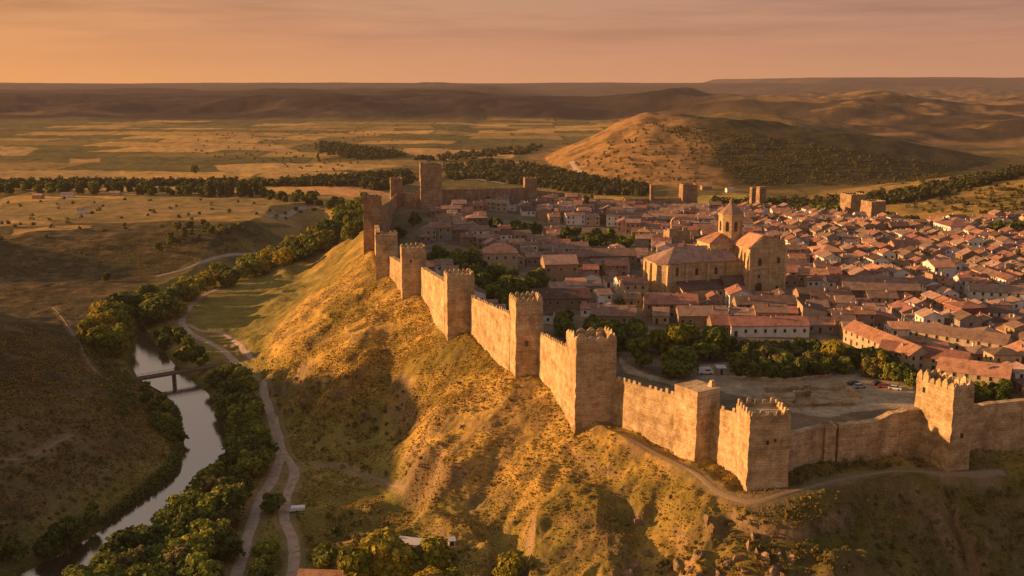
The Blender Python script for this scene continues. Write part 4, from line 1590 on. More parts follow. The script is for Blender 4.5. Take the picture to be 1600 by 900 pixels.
# old tower ruin left of the church dome with its bell gable
P = atz(1045, 392, 3)
rt = thing('ruined_tower', 'old ruined tower stump with a pale ringed bell gable left of the church dome', 'tower ruin', (P[0], P[1], 3), R(14))
FOOT.append((P[0] + 6, P[1] + 5, 8, 7, 0))
b = MB()
b.box(0, 13, 0, 9, -3, 11.5)
b.box(0, 3.5, 0, 3, 11.5, 13.0)
b.box(9, 12, 1, 8, 11.5, 13.2)
b.obj('body', M['stone_far'], rt)
b = MB()
n = 14
V = []
for r, y in ((3.4, 4), (2.0, 4), (2.0, 5.2), (3.4, 5.2)):
    for i in range(n + 1):
        t = math.pi * i / n * 1.3 - .47
        V.append((6 + r * math.cos(t), y, 16 + r * math.sin(t)))
m_ = n + 1
Fc = []
for k in range(4):
    for i in range(n):
        a, c = k * m_ + i, ((k + 1) % 4) * m_ + i
        Fc.append((a, a + 1, c + 1, c))
b.add(V, Fc)
b.box(2.8, 9.2, 3.9, 5.3, 11.4, 14.2)
b.obj('bell_gable', M['church'], rt)


# ---- the many houses of the town
OPEN = ppoly([(858, 520), (1010, 572), (1060, 520), (1150, 545), (1150, 532), (1270, 530), (1330, 545), (1400, 572), (1500, 606), (1600, 640), (1700, 700), (1700, 790), (860, 790)], 0)
NOHOUSE = [
    OPEN,
    ppoly([(664, 388), (745, 392), (745, 420), (845, 418), (855, 478), (800, 506), (745, 450), (668, 430)], 7),
    ppoly([(868, 480), (925, 510), (1010, 508), (1050, 525), (1000, 580), (870, 540)], 3),
    ppoly([(875, 362), (930, 362), (992, 376), (992, 396), (880, 392)], 4),
    ppoly([(764, 344), (800, 344), (850, 352), (850, 378), (766, 370)], 7),
    ppoly([(598, 325), (668, 318), (672, 340), (645, 370), (640, 402), (600, 402)], 15),
    ppoly([(1155, 458), (1260, 456), (1260, 474), (1040, 476), (1040, 466)], 1),
    ppoly([(1415, 352), (1480, 350), (1600, 340), (1600, 352), (1545, 368), (1600, 372), (1600, 330), (1380, 330)], 0),
    ppoly([(1250, 318), (1320, 326), (1320, 340), (1240, 336)], 0),
]


def rect_pts(x, y, hw, hd, rot):
    ca, sa = math.cos(rot), math.sin(rot)
    return [(x + u * hw * ca - v * hd * sa, y + u * hw * sa + v * hd * ca) for u, v in ((-1, -1), (1, -1), (1, 1), (-1, 1), (0, 0), (0, -1), (0, 1), (-1, 0), (1, 0))]


def clash(x, y, hw, hd, rot, extra=.4):
    for (a, c, fw, fd, fr) in FOOT:
        if (a - x) ** 2 + (c - y) ** 2 > (math.hypot(fw, fd) + math.hypot(hw, hd)) ** 2:
            continue
        ca, sa = math.cos(fr), math.sin(fr)
        for (px, py) in rect_pts(x, y, hw, hd, rot):
            dx, dy = px - a, py - c
            if abs(dx * ca + dy * sa) < fw + extra and abs(-dx * sa + dy * ca) < fd + extra:
                return True
        ca, sa = math.cos(rot), math.sin(rot)
        for (px, py) in rect_pts(a, c, fw, fd, fr):
            dx, dy = px - x, py - y
            if abs(dx * ca + dy * sa) < hw + extra and abs(-dx * sa + dy * ca) < hd + extra:
                return True
    return False


LAND = [('the church', 1115, 410), ('the palace', 780, 400), ('the white terrace', 1200, 512), ('the long white building', 1550, 472), ('the white gabled house', 1468, 420),
        ('the white villa', 1510, 358), ('the paired towers', 1355, 330), ('the back wall tower', 1078, 306), ('the lone back tower', 830, 298), ('the ruined bell tower', 1063, 372),
        ('the convent roof', 950, 400), ('the slender towers', 1186, 308), ('the tall right tower', 1475, 650), ('the red brick block', 1525, 495), ('the big round trees', 1090, 535)]


def place(px, py):
    best = None
    for nme, a, c in LAND:
        d = math.hypot(px - a, (py - c) * 1.8)
        if best is None or d < best[0]:
            best = (d, nme, px - a, (py - c) * 1.8)
    d, nme, dx, dy = best
    if abs(dx) > abs(dy):
        s_ = 'right of' if dx > 0 else 'left of'
    else:
        s_ = 'in front of' if dy > 0 else 'behind'
    pre = 'just ' if d < 45 else 'far ' if (d > 130 and s_[0] in 'rl') else ''
    return pre + s_ + ' ' + nme


ORD = ['first', 'second', 'third', 'fourth', 'fifth', 'sixth', 'seventh', 'eighth', 'ninth', 'tenth']


def settle_labels(items, maxn=10):
    """items: (object, label, px, group); sets distinct labels where the look alone does not single out"""
    by = {}
    for it in items:
        by.setdefault(it[1], []).append(it)
    for lab, L in by.items():
        L.sort(key=lambda t: t[2])
        for i, (o, _, px, g) in enumerate(L):
            seq = i
            if len(L) == 1:
                o['label'] = lab
            elif len(L) <= maxn:
                o['label'] = lab + ', ' + (ORD[i] + ' from left' if i else 'leftmost')
            else:
                o['label'] = lab
            o['group'] = g
            for wd_ in ('broad-crowned ', 'middling ', 'slim ', 'small ', 'gabled ', 'near ', 'just ', 'far ', 'upright ', 'leftmost'):
                if len(o['label'].split()) > 16:
                    o['label'] = o['label'].replace(wd_, '', 1)
            if len(L) > maxn:
                o['group'] = g + ' ' + place(L[0][2], L[0][2])


rs = np.random.default_rng(11)
cands = []


def try_house(x, y, w, d, rot, h, extra=.4, wallmin=13):
    pts = rect_pts(x, y, w / 2, d / 2, rot)
    X = np.array([p[0] for p in pts])
    Y = np.array([p[1] for p in pts])
    if not inpoly(X, Y, TOWN).all():
        return False
    dd, _ = seg_dist(X, Y, TOWN, True)
    if dd.min() < wallmin:
        return False
    for P_ in NOHOUSE:
        if inpoly(X, Y, P_).any():
            return False
    px, py, dp = project(x, y, 3)
    if px < 560 or px > 1640 or py < 312:
        return False
    if clash(x, y, w / 2, d / 2, rot, -.15):
        return False
    z = float(terrain(np.array([x]), np.array([y]), False)[0])
    FOOT.append((x, y, w / 2, d / 2, rot))
    cands.append((x, y, z, w, d, h, rot, px, py))
    return True


def district(ox, oy, rotdeg, U, Vv, xmin, xmax, gap=4.2):
    """rows of terraced houses; u runs along the ridges"""
    a = R(rotdeg)
    ca, sa = math.cos(a), math.sin(a)
    v = -Vv
    k = 0
    while v < Vv:
        d = rs.uniform(8, 10.5)
        vc = v + d / 2
        u = -U + rs.uniform(0, 6)
        rowshift = rs.uniform(-.5, .5)
        while u < U:
            w = rs.choice([6.5, 7.5, 8.5, 9.5, 11, 13, 15], p=[.12, .2, .2, .18, .15, .1, .05])
            uc = u + w / 2
            bend = 3.0 * math.sin(uc / 38.0 + ox)
            x = ox + ca * uc - sa * (vc + bend)
            y = oy + sa * uc + ca * (vc + bend)
            if xmin <= x < xmax:
                h = rs.choice([3.6, 4.6, 5.6, 6.4, 7.4], p=[.2, .25, .3, .17, .08])
                try_house(x, y, w - .1, d - rs.uniform(0, 1.2), a + R(rs.normal(0, 1.6)) + (math.pi / 2 if rs.random() < .10 else 0), h)
            u += w + (rs.uniform(2.5, 7) if rs.random() < .10 else 0)
        k += 1
        v += d + (gap + rs.uniform(-.6, 1.4) if k % 2 == 0 else rs.uniform(.4, 3.0))


district(260, 560, 93, 320, 230, 168, 700)
district(60, 600, 8, 200, 270, -90, 60)
district(110, 520, -4, 150, 280, 60, 168)
# odd fillers where rows left holes
for _ in range(2600):
    x = rs.uniform(-90, 420)
    y = rs.uniform(380, 840)
    try_house(x, y, rs.uniform(5.5, 10), rs.uniform(5, 8), R(rs.choice([8, 93, -4, 40])) + R(rs.normal(0, 4)), rs.choice([3.2, 4.2, 5.2]))
cands.sort(key=lambda c: math.hypot(c[0], c[1]))
print('houses', len(cands))
NH = 300 - 26
roofs = list(ROOFT)
items = []
for i, (x, y, z, w, d, h, rot, px, py) in enumerate(cands[:NH]):
    wk = rs.choice(['white', 'cream', 'sandstone', 'brown', 'pinkish', 'grey'], p=[.27, .22, .20, .11, .10, .10])
    rk = rs.choice(roofs, p=[.24, .28, .12, .24, .12])
    rf = 'hip' if rs.random() < .13 else 'lean' if rs.random() < .08 else 'gable'
    nc = int(rs.choice([0, 1, 2], p=[.3, .5, .2]))
    rh = (d / 2) * rs.uniform(.38, .52) if rf != 'lean' else d * .22
    o = building('house', 'x', 'house', x, y, z, w, d, h, rh, rot, wk, rk, rf, 'houses of the old town', nc, rs=np.random.default_rng(i))
    FOOT.pop()
    ex = ''
    if rs.random() < .12 and rf == 'gable':
        link('skylight', SKYL, o, (rs.uniform(-.3, .3) * w, -d * .22, h + rh * .56 + .2)).rotation_euler = (math.atan2(rh, d / 2), 0, 0)
        ex = ', skylight'
    if rs.random() < .2:
        link('aerial', AERIAL, o, (rs.uniform(-.3, .3) * w, 0, h + rh * .9))
        ex = ', aerial'
    size = 'tall' if h > 6 else 'low' if h < 4 else ''
    lab = f"{size} {wk} house with {rk} {dict(gable='gabled', hip='hipped', lean='sloping')[rf]} roof{ex} {place(px, py)}".strip()
    items.append((o, lab, px, 'houses of the old town'))
settle_labels(items)

# everything beyond the nearest three hundred: one built-up mass
mats = [M['wall_' + k] for k in WALLT] + [M['roof_' + k] for k in ROOFT] + [M['glass']]
nw = len(WALLT)
far = MB()
for (x, y, z, w, d, h, rot, px, py) in cands[NH:]:
    rf = 'hip' if rs.random() < .12 else 'gable'
    rh = (d / 2) * rs.uniform(.38, .52)
    (V, Fb), (VR, FR) = house_geo(w, d, h, rh, rf)
    ca, sa = math.cos(rot), math.sin(rot)
    tr = lambda Q: [(x + p[0] * ca - p[1] * sa, y + p[0] * sa + p[1] * ca, z + p[2]) for p in Q]
    far.add(tr(V), Fb, int(rs.choice(nw, p=[.30, .22, .18, .10, .10, .10])))
    far.add(tr(VR), FR, nw + int(rs.choice(5, p=[.24, .28, .12, .24, .12])))
    for (nx, ny, L) in ((0, -1, w), (-1, 0, d), (1, 0, d), (0, 1, w)):
        wx, wy = nx * ca - ny * sa, nx * sa + ny * ca
        if (wx * -x + wy * -y) / math.hypot(x, y) < .3 and not wx < -.7:
            continue
        for k in range(max(1, int(L / 3))):
            if rs.random() < .25:
                continue
            u = (-.5 + (k + .5) / max(1, int(L / 3))) * L
            for zz in ([1.2, h / 2 + 1.1] if h > 5 else [1.2]):
                if ny:
                    q = [(u - .5, ny * (d / 2 + .04), zz), (u + .5, ny * (d / 2 + .04), zz), (u + .5, ny * (d / 2 + .04), zz + 1.3), (u - .5, ny * (d / 2 + .04), zz + 1.3)]
                else:
                    q = [(nx * (w / 2 + .04), u - .5, zz), (nx * (w / 2 + .04), u + .5, zz), (nx * (w / 2 + .04), u + .5, zz + 1.3), (nx * (w / 2 + .04), u - .5, zz + 1.3)]
                far.add(tr(q), [(0, 1, 2, 3)], len(mats) - 1)
    if rs.random() < .6:
        cx = rs.uniform(-.35, .35) * w
        cb = MB()
        cb.box(cx - .4, cx + .4, -d * .15 - .3, -d * .15 + .3, h, h + rh + .9)
        far.add(tr(cb.v), cb.f, int(rs.integers(0, 2)))
if far.v:
    o = far.obj('town_houses', mats)
    tag(o, 'mass of small tiled roofs and walls filling the far side of the town', 'houses', None, 'stuff')
# ------------------------------------------------------------------ trees
def crown_mesh(name, seed, mat, kind='round', n=1500):
    """crown around the origin: about 1 unit wide radius, leaves in clumps; z 0..2"""
    r = np.random.default_rng(seed)
    lobes = []
    if kind == 'round':
        for i in range(13):
            t = r.uniform(0, 2 * math.pi)
            rr = r.uniform(.1, .68)
            z = r.uniform(.45, 1.45)
            rad = r.uniform(.30, .52) * (1.0 if z < 1.2 else .85)
            rr *= math.sqrt(max(.1, 1 - ((z - .85) / 1.1) ** 2))
            lobes.append((rr * math.cos(t), rr * math.sin(t), z, rad, rad * .85))
    elif kind == 'tall':
        for i in range(13):
            z = .35 + 2.6 * i / 12
            t = r.uniform(0, 2 * math.pi)
            rad = (.48 if z < 2 else .34) * r.uniform(.8, 1.15)
            rr = r.uniform(.05, .32)
            lobes.append((rr * math.cos(t), rr * math.sin(t), z, rad, rad * 1.3))
    else:
        for i in range(9):
            t = r.uniform(0, 2 * math.pi)
            rr = r.uniform(.1, .7)
            z = r.uniform(.2, .75)
            rad = r.uniform(.3, .48)
            lobes.append((rr * math.cos(t), rr * math.sin(t), z, rad, rad * .8))
    per = n // len(lobes)
    P = []
    Nn = []
    for (a, b_, c, rad, rz) in lobes:
        u = r.normal(0, 1, (per, 3))
        u /= np.linalg.norm(u, axis=1)[:, None]
        u[:, 2] = np.where(u[:, 2] < -.5, -u[:, 2], u[:, 2])
        q = r.uniform(.62, 1.12, per)
        wob = 1 + .2 * np.sin(5 * u[:, 0] + seed) * np.cos(4 * u[:, 1] + seed * 2)
        P.append(np.column_stack([a + u[:, 0] * rad * q * wob, b_ + u[:, 1] * rad * q * wob, c + u[:, 2] * rz * q * wob]))
        Nn.append(u + r.normal(0, .45, (per, 3)))
    P = np.concatenate(P)
    Nn = np.concatenate(Nn)
    return leaf_quads(name, P, Nn, r, .085 if kind != 'low' else .1, mat)


def leaf_quads(name, P, Nn, r, size, mat):
    Nn = Nn / (np.linalg.norm(Nn, axis=1)[:, None] + 1e-9)
    ref = r.normal(0, 1, P.shape)
    A = np.cross(Nn, ref)
    A /= np.linalg.norm(A, axis=1)[:, None] + 1e-9
    B = np.cross(Nn, A)
    s = (size * r.uniform(.6, 1.35, len(P)))[:, None]
    V = np.stack([P - A * s - B * s * .5, P + A * s * .9 - B * s * .8, P + A * s + B * s * .7, P - A * s * .7 + B * s], 1).reshape(-1, 3)
    Fc = np.arange(len(V)).reshape(-1, 4)
    return npmesh(name, V, Fc, mat)


def trunk_mesh(name, seed, kind):
    r = random.Random(seed)
    b = MB()
    top = 1.1 if kind == 'round' else 2.4 if kind == 'tall' else .5
    p = Vector((0, 0, -.5))
    rad = .075
    n = 4
    for i in range(n):
        q = Vector((p.x + r.uniform(-.06, .06), p.y + r.uniform(-.06, .06), -.5 + (top + .5) * (i + 1) / n))
        b.cyl(p, q, rad, rad * .78, 6)
        if i:
            for k in range(2):
                t = r.uniform(0, 6.28)
                e = q + Vector((math.cos(t) * .45, math.sin(t) * .45, .35))
                b.cyl(q, e, rad * .55, rad * .15, 5)
        p, rad = q, rad * .78
    return b.mesh(name, M['bark'])


TONES = {'dark green': 'leaf_dark', 'green': 'leaf_mid', 'golden green': 'leaf_gold', 'olive': 'leaf_olive'}
CROWN = {}
for kd, cnt in (('round', 3), ('tall', 2), ('low', 2)):
    for tn, mt in TONES.items():
        CROWN[(kd, tn)] = [crown_mesh('crown', 10 + i + 7 * len(kd) + len(tn), M[mt], kd, 1900 if kd == 'round' else 1500 if kd == 'tall' else 1100) for i in range(cnt)]
TRUNK = {kd: [trunk_mesh('trunk', i, kd) for i in range(2)] for kd in ('round', 'tall', 'low')}
CROWN_BIG = {tn: crown_mesh('crown', 77 + len(tn), M[mt], 'round', 5200) for tn, mt in TONES.items()}
titems = []
TREQ = []
trs = np.random.default_rng(5)


def tree(x, y, z, height, tone, kind, label=None, group='trees', where='', wide=1.0, big=False):
    TREQ.append((math.hypot(x, y) / height, x, y, z, height, tone, kind, label, group, where, wide, big))


def tree_now(_, x, y, z, height, tone, kind, label, group, where, wide, big):
    sz = height / (2.0 if kind == 'round' else 3.2 if kind == 'tall' else 1.15)
    o = thing({'round': 'tree', 'tall': 'poplar_tree', 'low': 'bush'}[kind], label or 'x', {'round': 'tree', 'tall': 'tree', 'low': 'bush'}[kind], (x, y, z), trs.uniform(0, 6.28), group)
    cm = CROWN_BIG[tone] if big else CROWN[(kind, tone)][int(trs.integers(0, len(CROWN[(kind, tone)])))]
    lift = 0 if kind == 'low' else -.10 * sz
    wide = wide * trs.uniform(.88, 1.12)
    link('crown', cm, o, (0, 0, lift), 0, None).scale = (sz * wide, sz * wide * trs.uniform(.85, 1.15), sz)
    link('trunk', TRUNK[kind][int(trs.integers(0, 2))], o, (0, 0, 0), 0, None).scale = (sz, sz, sz)
    if label is None:
        px, py, _ = project(x, y, z)
        s_ = 'tall' if height > 9.5 else 'small' if height < 6 else 'middling'
        nm = {'round': 'broad-crowned tree', 'tall': 'slim upright tree', 'low': 'low bush'}[kind]
        titems.append((o, f"{s_} {tone} {nm} {where}", px, group))
    return None


def scatter_px(poly, n, mind, seed, zf=True):
    """n points inside a pixel outline, kept mind metres apart, stood on the ground"""
    r = np.random.default_rng(seed)
    poly = np.array(poly, float)
    lo, hi = poly.min(0), poly.max(0)
    pts = []
    Q = np.column_stack([r.uniform(lo[0], hi[0], n * 25), r.uniform(lo[1], hi[1], n * 25)])
    Q = Q[inpoly(Q[:, 0], Q[:, 1], poly)][:n * 6]
    if not len(Q):
        return []
    H = hit(Q[:, 0], Q[:, 1])
    for h in H:
        if all((h[0] - p[0]) ** 2 + (h[1] - p[1]) ** 2 > mind * mind for p in pts):
            pts.append(h)
        if len(pts) >= n:
            break
    return pts


def grove(where, group, poly, n, hr, tones, kinds=('round',), mind=3.5, seed=1, wide=1.0, avoid_foot=False):
    r = np.random.default_rng(seed)
    for p in scatter_px(poly, n, mind, seed):
        if p[2] < WZ + .3:
            continue
        if avoid_foot and clash(p[0], p[1], 1.5, 1.5, 0, 0):
            continue
        if p[1] < 700:
            dr = min(np.min(np.linalg.norm(ROADW[k] - p[:2], axis=1)) for k in ('main', 'branch', 'loop', 'wall'))
            if dr < 5.0:
                continue
        t = r.choice(list(tones.keys()), p=list(tones.values()))
        tree(p[0], p[1], p[2] - .2, r.uniform(*hr), t, r.choice(kinds), None, group, where, wide)


DK = {'dark green': .6, 'green': .4}
MX = {'dark green': .3, 'green': .45, 'golden green': .1, 'olive': .15}
GD = {'golden green': .45, 'green': .4, 'olive': .15}
grove('between river and dirt road', 'trees between the river and the dirt road', [(352, 588), (392, 592), (418, 650), (424, 700), (412, 750), (372, 775), (352, 735), (358, 690), (345, 640), (330, 600)], 46, (7.5, 11), DK, seed=2, wide=1.15)
grove('on the near right bank of the river', 'trees on the near right river bank', [(285, 812), (335, 772), (395, 770), (400, 800), (382, 850), (345, 925), (120, 965), (100, 930), (195, 875)], 60, (8.5, 12.5), {'dark green': .35, 'green': .5, 'olive': .15}, seed=3, wide=1.1, mind=4)
grove('on the left bank below the bridge', 'trees on the left bank below the bridge', [(218, 600), (246, 612), (270, 650), (285, 700), (262, 700), (232, 650)], 13, (4.5, 7.5), DK, seed=4)
grove('at the river head beside the bridge', 'tall trees above the bridge', [(140, 540), (160, 500), (200, 505), (205, 560), (185, 575), (150, 565)], 14, (12, 16), {'golden green': .6, 'green': .4}, seed=5, wide=1.0)
grove('behind the river head', 'tall trees above the bridge', [(180, 512), (215, 475), (300, 455), (312, 478), (262, 503), (226, 516)], 30, (13, 18), DK, seed=6, mind=4.5, wide=1.25)
grove('on the bank above the bridge', 'bank trees above the bridge', [(238, 520), (270, 520), (320, 560), (330, 572), (285, 575), (262, 560)], 20, (4, 8), DK, seed=7)
grove('in the valley tree belt, near part', 'trees of the valley belt', [(255, 478), (300, 445), (380, 425), (400, 436), (330, 462), (290, 482)], 26, (11, 16), MX, seed=8, mind=5)
grove('in the valley tree belt, middle part', 'trees of the valley belt', [(370, 428), (450, 395), (500, 378), (520, 388), (460, 416), (392, 438)], 34, (11, 16), {'dark green': .25, 'green': .4, 'golden green': .35}, seed=9, mind=5)
grove('in the valley tree belt, far part', 'trees of the valley belt', [(470, 392), (520, 350), (565, 318), (585, 325), (560, 372), (510, 388)], 36, (12, 17), {'dark green': .4, 'green': .4, 'golden green': .2}, seed=10, mind=6)
grove('in the dark bottom left corner', 'dark trees in the bottom left corner', [(-25, 850), (60, 880), (130, 815), (165, 820), (150, 850), (50, 915), (-25, 960)], 16, (7, 10.5), {'dark green': 1.0}, seed=12, mind=4.5)
grove('between the two dirt tracks', 'trees between the two dirt tracks', [(405, 870), (430, 835), (440, 850), (440, 925), (385, 940)], 12, (5, 7.5), DK, seed=13)
grove('in the thicket on the plain', 'thicket on the plain', [(258, 384), (320, 374), (388, 360), (380, 352), (270, 352)], 26, (4, 7), {'golden green': .35, 'olive': .35, 'green': .3}, seed=14, mind=5)
grove('in the far hedgerow at left', 'far hedgerow trees', [(-10, 297), (240, 298), (330, 303), (330, 308), (200, 306), (-10, 306)], 40, (8, 15), {'dark green': .6, 'green': .4}, seed=15, mind=10)
grove('in the far row of upright trees', 'far row of upright trees', [(325, 302), (412, 302), (412, 309), (325, 309)], 24, (12, 17), {'dark green': .4, 'olive': .6}, ('tall',), seed=16, mind=7)
grove('along the orange field edge', 'far hedgerow trees', [(412, 306), (470, 310), (545, 322), (540, 330), (450, 318), (412, 312)], 22, (7, 12), {'dark green': .6, 'green': .4}, seed=17, mind=7)
grove('in the dark grove before the palace', 'trees of the palace grove', [(675, 410), (745, 405), (752, 440), (845, 445), (845, 478), (800, 492), (762, 470), (735, 440), (680, 436)], 40, (8, 12), DK, seed=18, mind=4, avoid_foot=True)
grove('inside the wall left of the big round trees', 'trees inside the near wall', [(868, 500), (920, 512), (1000, 530), (1010, 560), (960, 560), (880, 535)], 20, (6, 10), {'dark green': .6, 'green': .4}, seed=19, mind=4.5, avoid_foot=True)
grove('in the scrubby grove by the dusty plaza', 'trees of the plaza grove', [(1145, 565), (1230, 550), (1330, 562), (1425, 590), (1425, 604), (1330, 584), (1240, 594), (1150, 592)], 42, (6.5, 10.5), {'dark green': .35, 'green': .3, 'olive': .35}, seed=20, mind=4, avoid_foot=True)
grove('behind the tall right tower', 'trees behind the tall right tower', [(1425, 600), (1500, 608), (1565, 622), (1570, 640), (1500, 632), (1425, 614)], 20, (5, 8), {'dark green': .8, 'green': .2}, seed=21, mind=4, avoid_foot=True)
grove('between the convent and the back roofs', 'trees behind the convent', [(880, 372), (930, 372), (990, 380), (990, 397), (880, 394)], 18, (6, 10), {'dark green': .6, 'green': .4}, seed=22, mind=5, avoid_foot=True)
grove('in the small grove behind the palace', 'trees behind the palace', [(766, 356), (850, 360), (850, 378), (770, 376)], 15, (6, 10), {'dark green': .8, 'green': .2}, seed=23, mind=5, avoid_foot=True)
grove('under the back wall', 'trees under the back wall', [(760, 322), (850, 322), (880, 330), (770, 330)], 12, (6, 10), {'dark green': 1.0}, seed=24, mind=6, avoid_foot=True)
grove('along the foot of the curved wall', 'trees inside the curved wall', [(608, 370), (640, 345), (665, 326), (675, 332), (640, 362), (612, 398)], 12, (4, 8), {'dark green': .7, 'olive': .3}, seed=25, mind=5)
grove('in the tree belt beside the villa', 'trees beside the villa', [(1415, 352), (1470, 352), (1540, 358), (1600, 366), (1600, 374), (1545, 370), (1540, 360), (1470, 358)], 32, (7, 11), {'dark green': .6, 'green': .4}, seed=26, mind=6, avoid_foot=True)
grove('beside the paired towers', 'trees beside the paired towers', [(1255, 328), (1318, 330), (1318, 342), (1260, 338)], 14, (7, 11), {'dark green': .4, 'green': .6}, seed=27, mind=6, avoid_foot=True)
grove('at the end of the low back wall', 'trees beside the paired towers', [(1385, 345), (1425, 348), (1425, 356), (1388, 354)], 8, (6, 9), {'dark green': 1.0}, seed=28, mind=6, avoid_foot=True)


def solo(px, py, hgt, tone, kind, label, group='single trees', wide=1.0):
    p = hit(px, py)[0]
    big = kind == 'round' and p[1] < 480
    tree(p[0], p[1], p[2] - .1, hgt, tone, kind, label, group, '', wide, big)


solo(1062, 586, 13, 'green', 'round', 'wide round tree in front, its crown nearest the blue-white van', wide=1.5)
solo(1108, 562, 17, 'green', 'round', 'largest round tree behind the wide one, reaching up to the white terrace', wide=1.05)
solo(1068, 558, 16.5, 'golden green', 'round', 'big tree with golden left side between two darker round crowns')
solo(1000, 572, 12.5, 'dark green', 'round', 'dark tree by the alley left of the golden-sided round tree', wide=1.1)
solo(1030, 552, 12, 'green', 'round', 'green tree squeezed between the dark alley tree and golden one')
solo(1135, 560, 10, 'dark green', 'round', 'dark tree at the right flank of the largest round tree')
solo(1295, 572, 12, 'golden green', 'round', 'tall golden-lit tree standing up from the plaza grove')
solo(1213, 560, 7.5, 'olive', 'round', 'pale olive tree below the middle of the white terrace')
solo(1375, 590, 9.5, 'golden green', 'tall', 'upright golden tree near the parked cars')
solo(967, 480, 5, 'green', 'round', 'small green tree by a pale wall right of the low white house')
solo(425, 802, 7.5, 'dark green', 'round', 'dark round tree standing alone between the two tracks')
solo(507, 893, 9, 'dark green', 'round', 'dark tree left of the golden cluster at the bottom edge')
solo(525, 842, 4.5, 'dark green', 'round', 'small dark tree on the grass above the concrete yard')
solo(566, 915, 13, 'golden green', 'round', 'sunlit golden tree, leftmost of the bottom cluster')
solo(602, 908, 15, 'golden green', 'round', 'tallest golden tree of the bottom cluster')
solo(635, 905, 11, 'golden green', 'round', 'golden tree right of the tallest one in the bottom cluster')
solo(678, 895, 11, 'golden green', 'round', 'golden tree just left of the farm roof at the bottom edge')
solo(652, 895, 9, 'olive', 'round', 'olive tree in the gap of the golden bottom cluster')
solo(668, 935, 10, 'golden green', 'round', 'lowest golden tree of the bottom cluster, cut by the frame')
solo(702, 935, 8.5, 'golden green', 'round', 'golden tree in front of the farm roof, cut by the frame')
solo(792, 912, 10, 'golden green', 'round', 'lone golden tree right of the farm roof at the bottom')
solo(248, 395, 9, 'green', 'round', 'lone tree on the far bank of the valley plain')
solo(167, 440, 7, 'dark green', 'round', 'lone dark tree on the crest above the river head')
solo(497, 252, 12, 'green', 'tall', 'upright tree standing alone far out on the plain')
solo(494, 234, 13, 'olive', 'tall', 'pale upright tree behind the lone one far out on the plain')
solo(304, 272, 13, 'olive', 'round', 'tree clump on a field corner far out on the plain')
solo(916, 332, 12, 'dark green', 'tall', 'dark slim cypress against the golden field behind the back wall')
solo(925, 328, 11, 'dark green', 'tall', 'second dark slim cypress against the golden field behind the back wall')
solo(1590, 412, 8, 'dark green', 'tall', 'dark narrow cypress among the roofs at the right edge')
TREQ.sort(key=lambda t: t[0])
print('trees', len(TREQ))
for t in TREQ[:298]:
    tree_now(*t)
settle_labels(titems, 10)
rest = TREQ[298:]
PV = []
FM = []
tl = list(TONES)
for t in rest:
    _, x, y, z, height, tone, kind, label, group, where, wide, big = t
    sz = height / (2.0 if kind == 'round' else 3.2)
    cm = CROWN[(kind, tone)][int(trs.integers(0, 2))]
    co = np.zeros(len(cm.vertices) * 3, np.float32)
    cm.vertices.foreach_get('co', co)
    co = co.reshape(-1, 4, 3)
    co = co[trs.permutation(len(co))[:520]]
    mid = co.mean(1, keepdims=True)
    co = mid + (co - mid) * 1.7
    a = trs.uniform(0, 6.28)
    q = np.stack([co[..., 0] * math.cos(a) - co[..., 1] * math.sin(a), co[..., 0] * math.sin(a) + co[..., 1] * math.cos(a), co[..., 2]], -1)
    PV.append(q * sz * np.array([1.05, 1.05, 1.0]) + np.array([x, y, z]))
    FM += [tl.index(tone)] * len(q)
if PV:
    PV = np.concatenate(PV).reshape(-1, 3)
    o = link('far_trees', npmesh('far_trees', PV, np.arange(len(PV)).reshape(-1, 4), [M[TONES[t]] for t in tl], FM))
    tag(o, 'distant hedgerow and belt trees too far off to tell apart', 'trees', None, 'stuff')

# ------------------------------------------------------------------ uncountable growth
def clump_mass(name, poly_list, n, hr, mat, label, cat, seed, per=26, leaf=.9, mins=None):
    r = np.random.default_rng(seed)
    P = []
    Nn = []
    tot = sum(w for _, w in poly_list)
    for poly, w in poly_list:
        poly = np.array(poly, float)
        k = int(n * w / tot)
        lo, hi = poly.min(0), poly.max(0)
        Q = np.column_stack([r.uniform(lo[0], hi[0], k * 8), r.uniform(lo[1], hi[1], k * 8)])
        Q = Q[inpoly(Q[:, 0], Q[:, 1], poly)][:k]
        H = hit(Q[:, 0], Q[:, 1])
        H = H[(H[:, 2] > WZ + .4)]
        dd = np.ones(len(H), bool)
        for key in ('main', 'branch', 'loop', 'wall', 'far', 'conehill'):
            d, _ = seg_dist(H[:, 0], H[:, 1], ROADW[key][::3])
            dd &= d > 3
        H = H[dd]
        for h in H:
            rad = r.uniform(*hr) * .55
            u = r.normal(0, 1, (per, 3))
            u /= np.linalg.norm(u, axis=1)[:, None]
            u[:, 2] = np.abs(u[:, 2])
            q = r.uniform(.6, 1.1, per)[:, None]
            P.append(h + u * q * np.array([rad, rad, rad * 1.5]))
            Nn.append(u + r.normal(0, .4, u.shape))
    P = np.concatenate(P)
    Nn = np.concatenate(Nn)
    me = leaf_quads(name, P, Nn, r, leaf, mat)
    o = link(name, me)
    tag(o, label, cat, None, 'stuff')
    return o


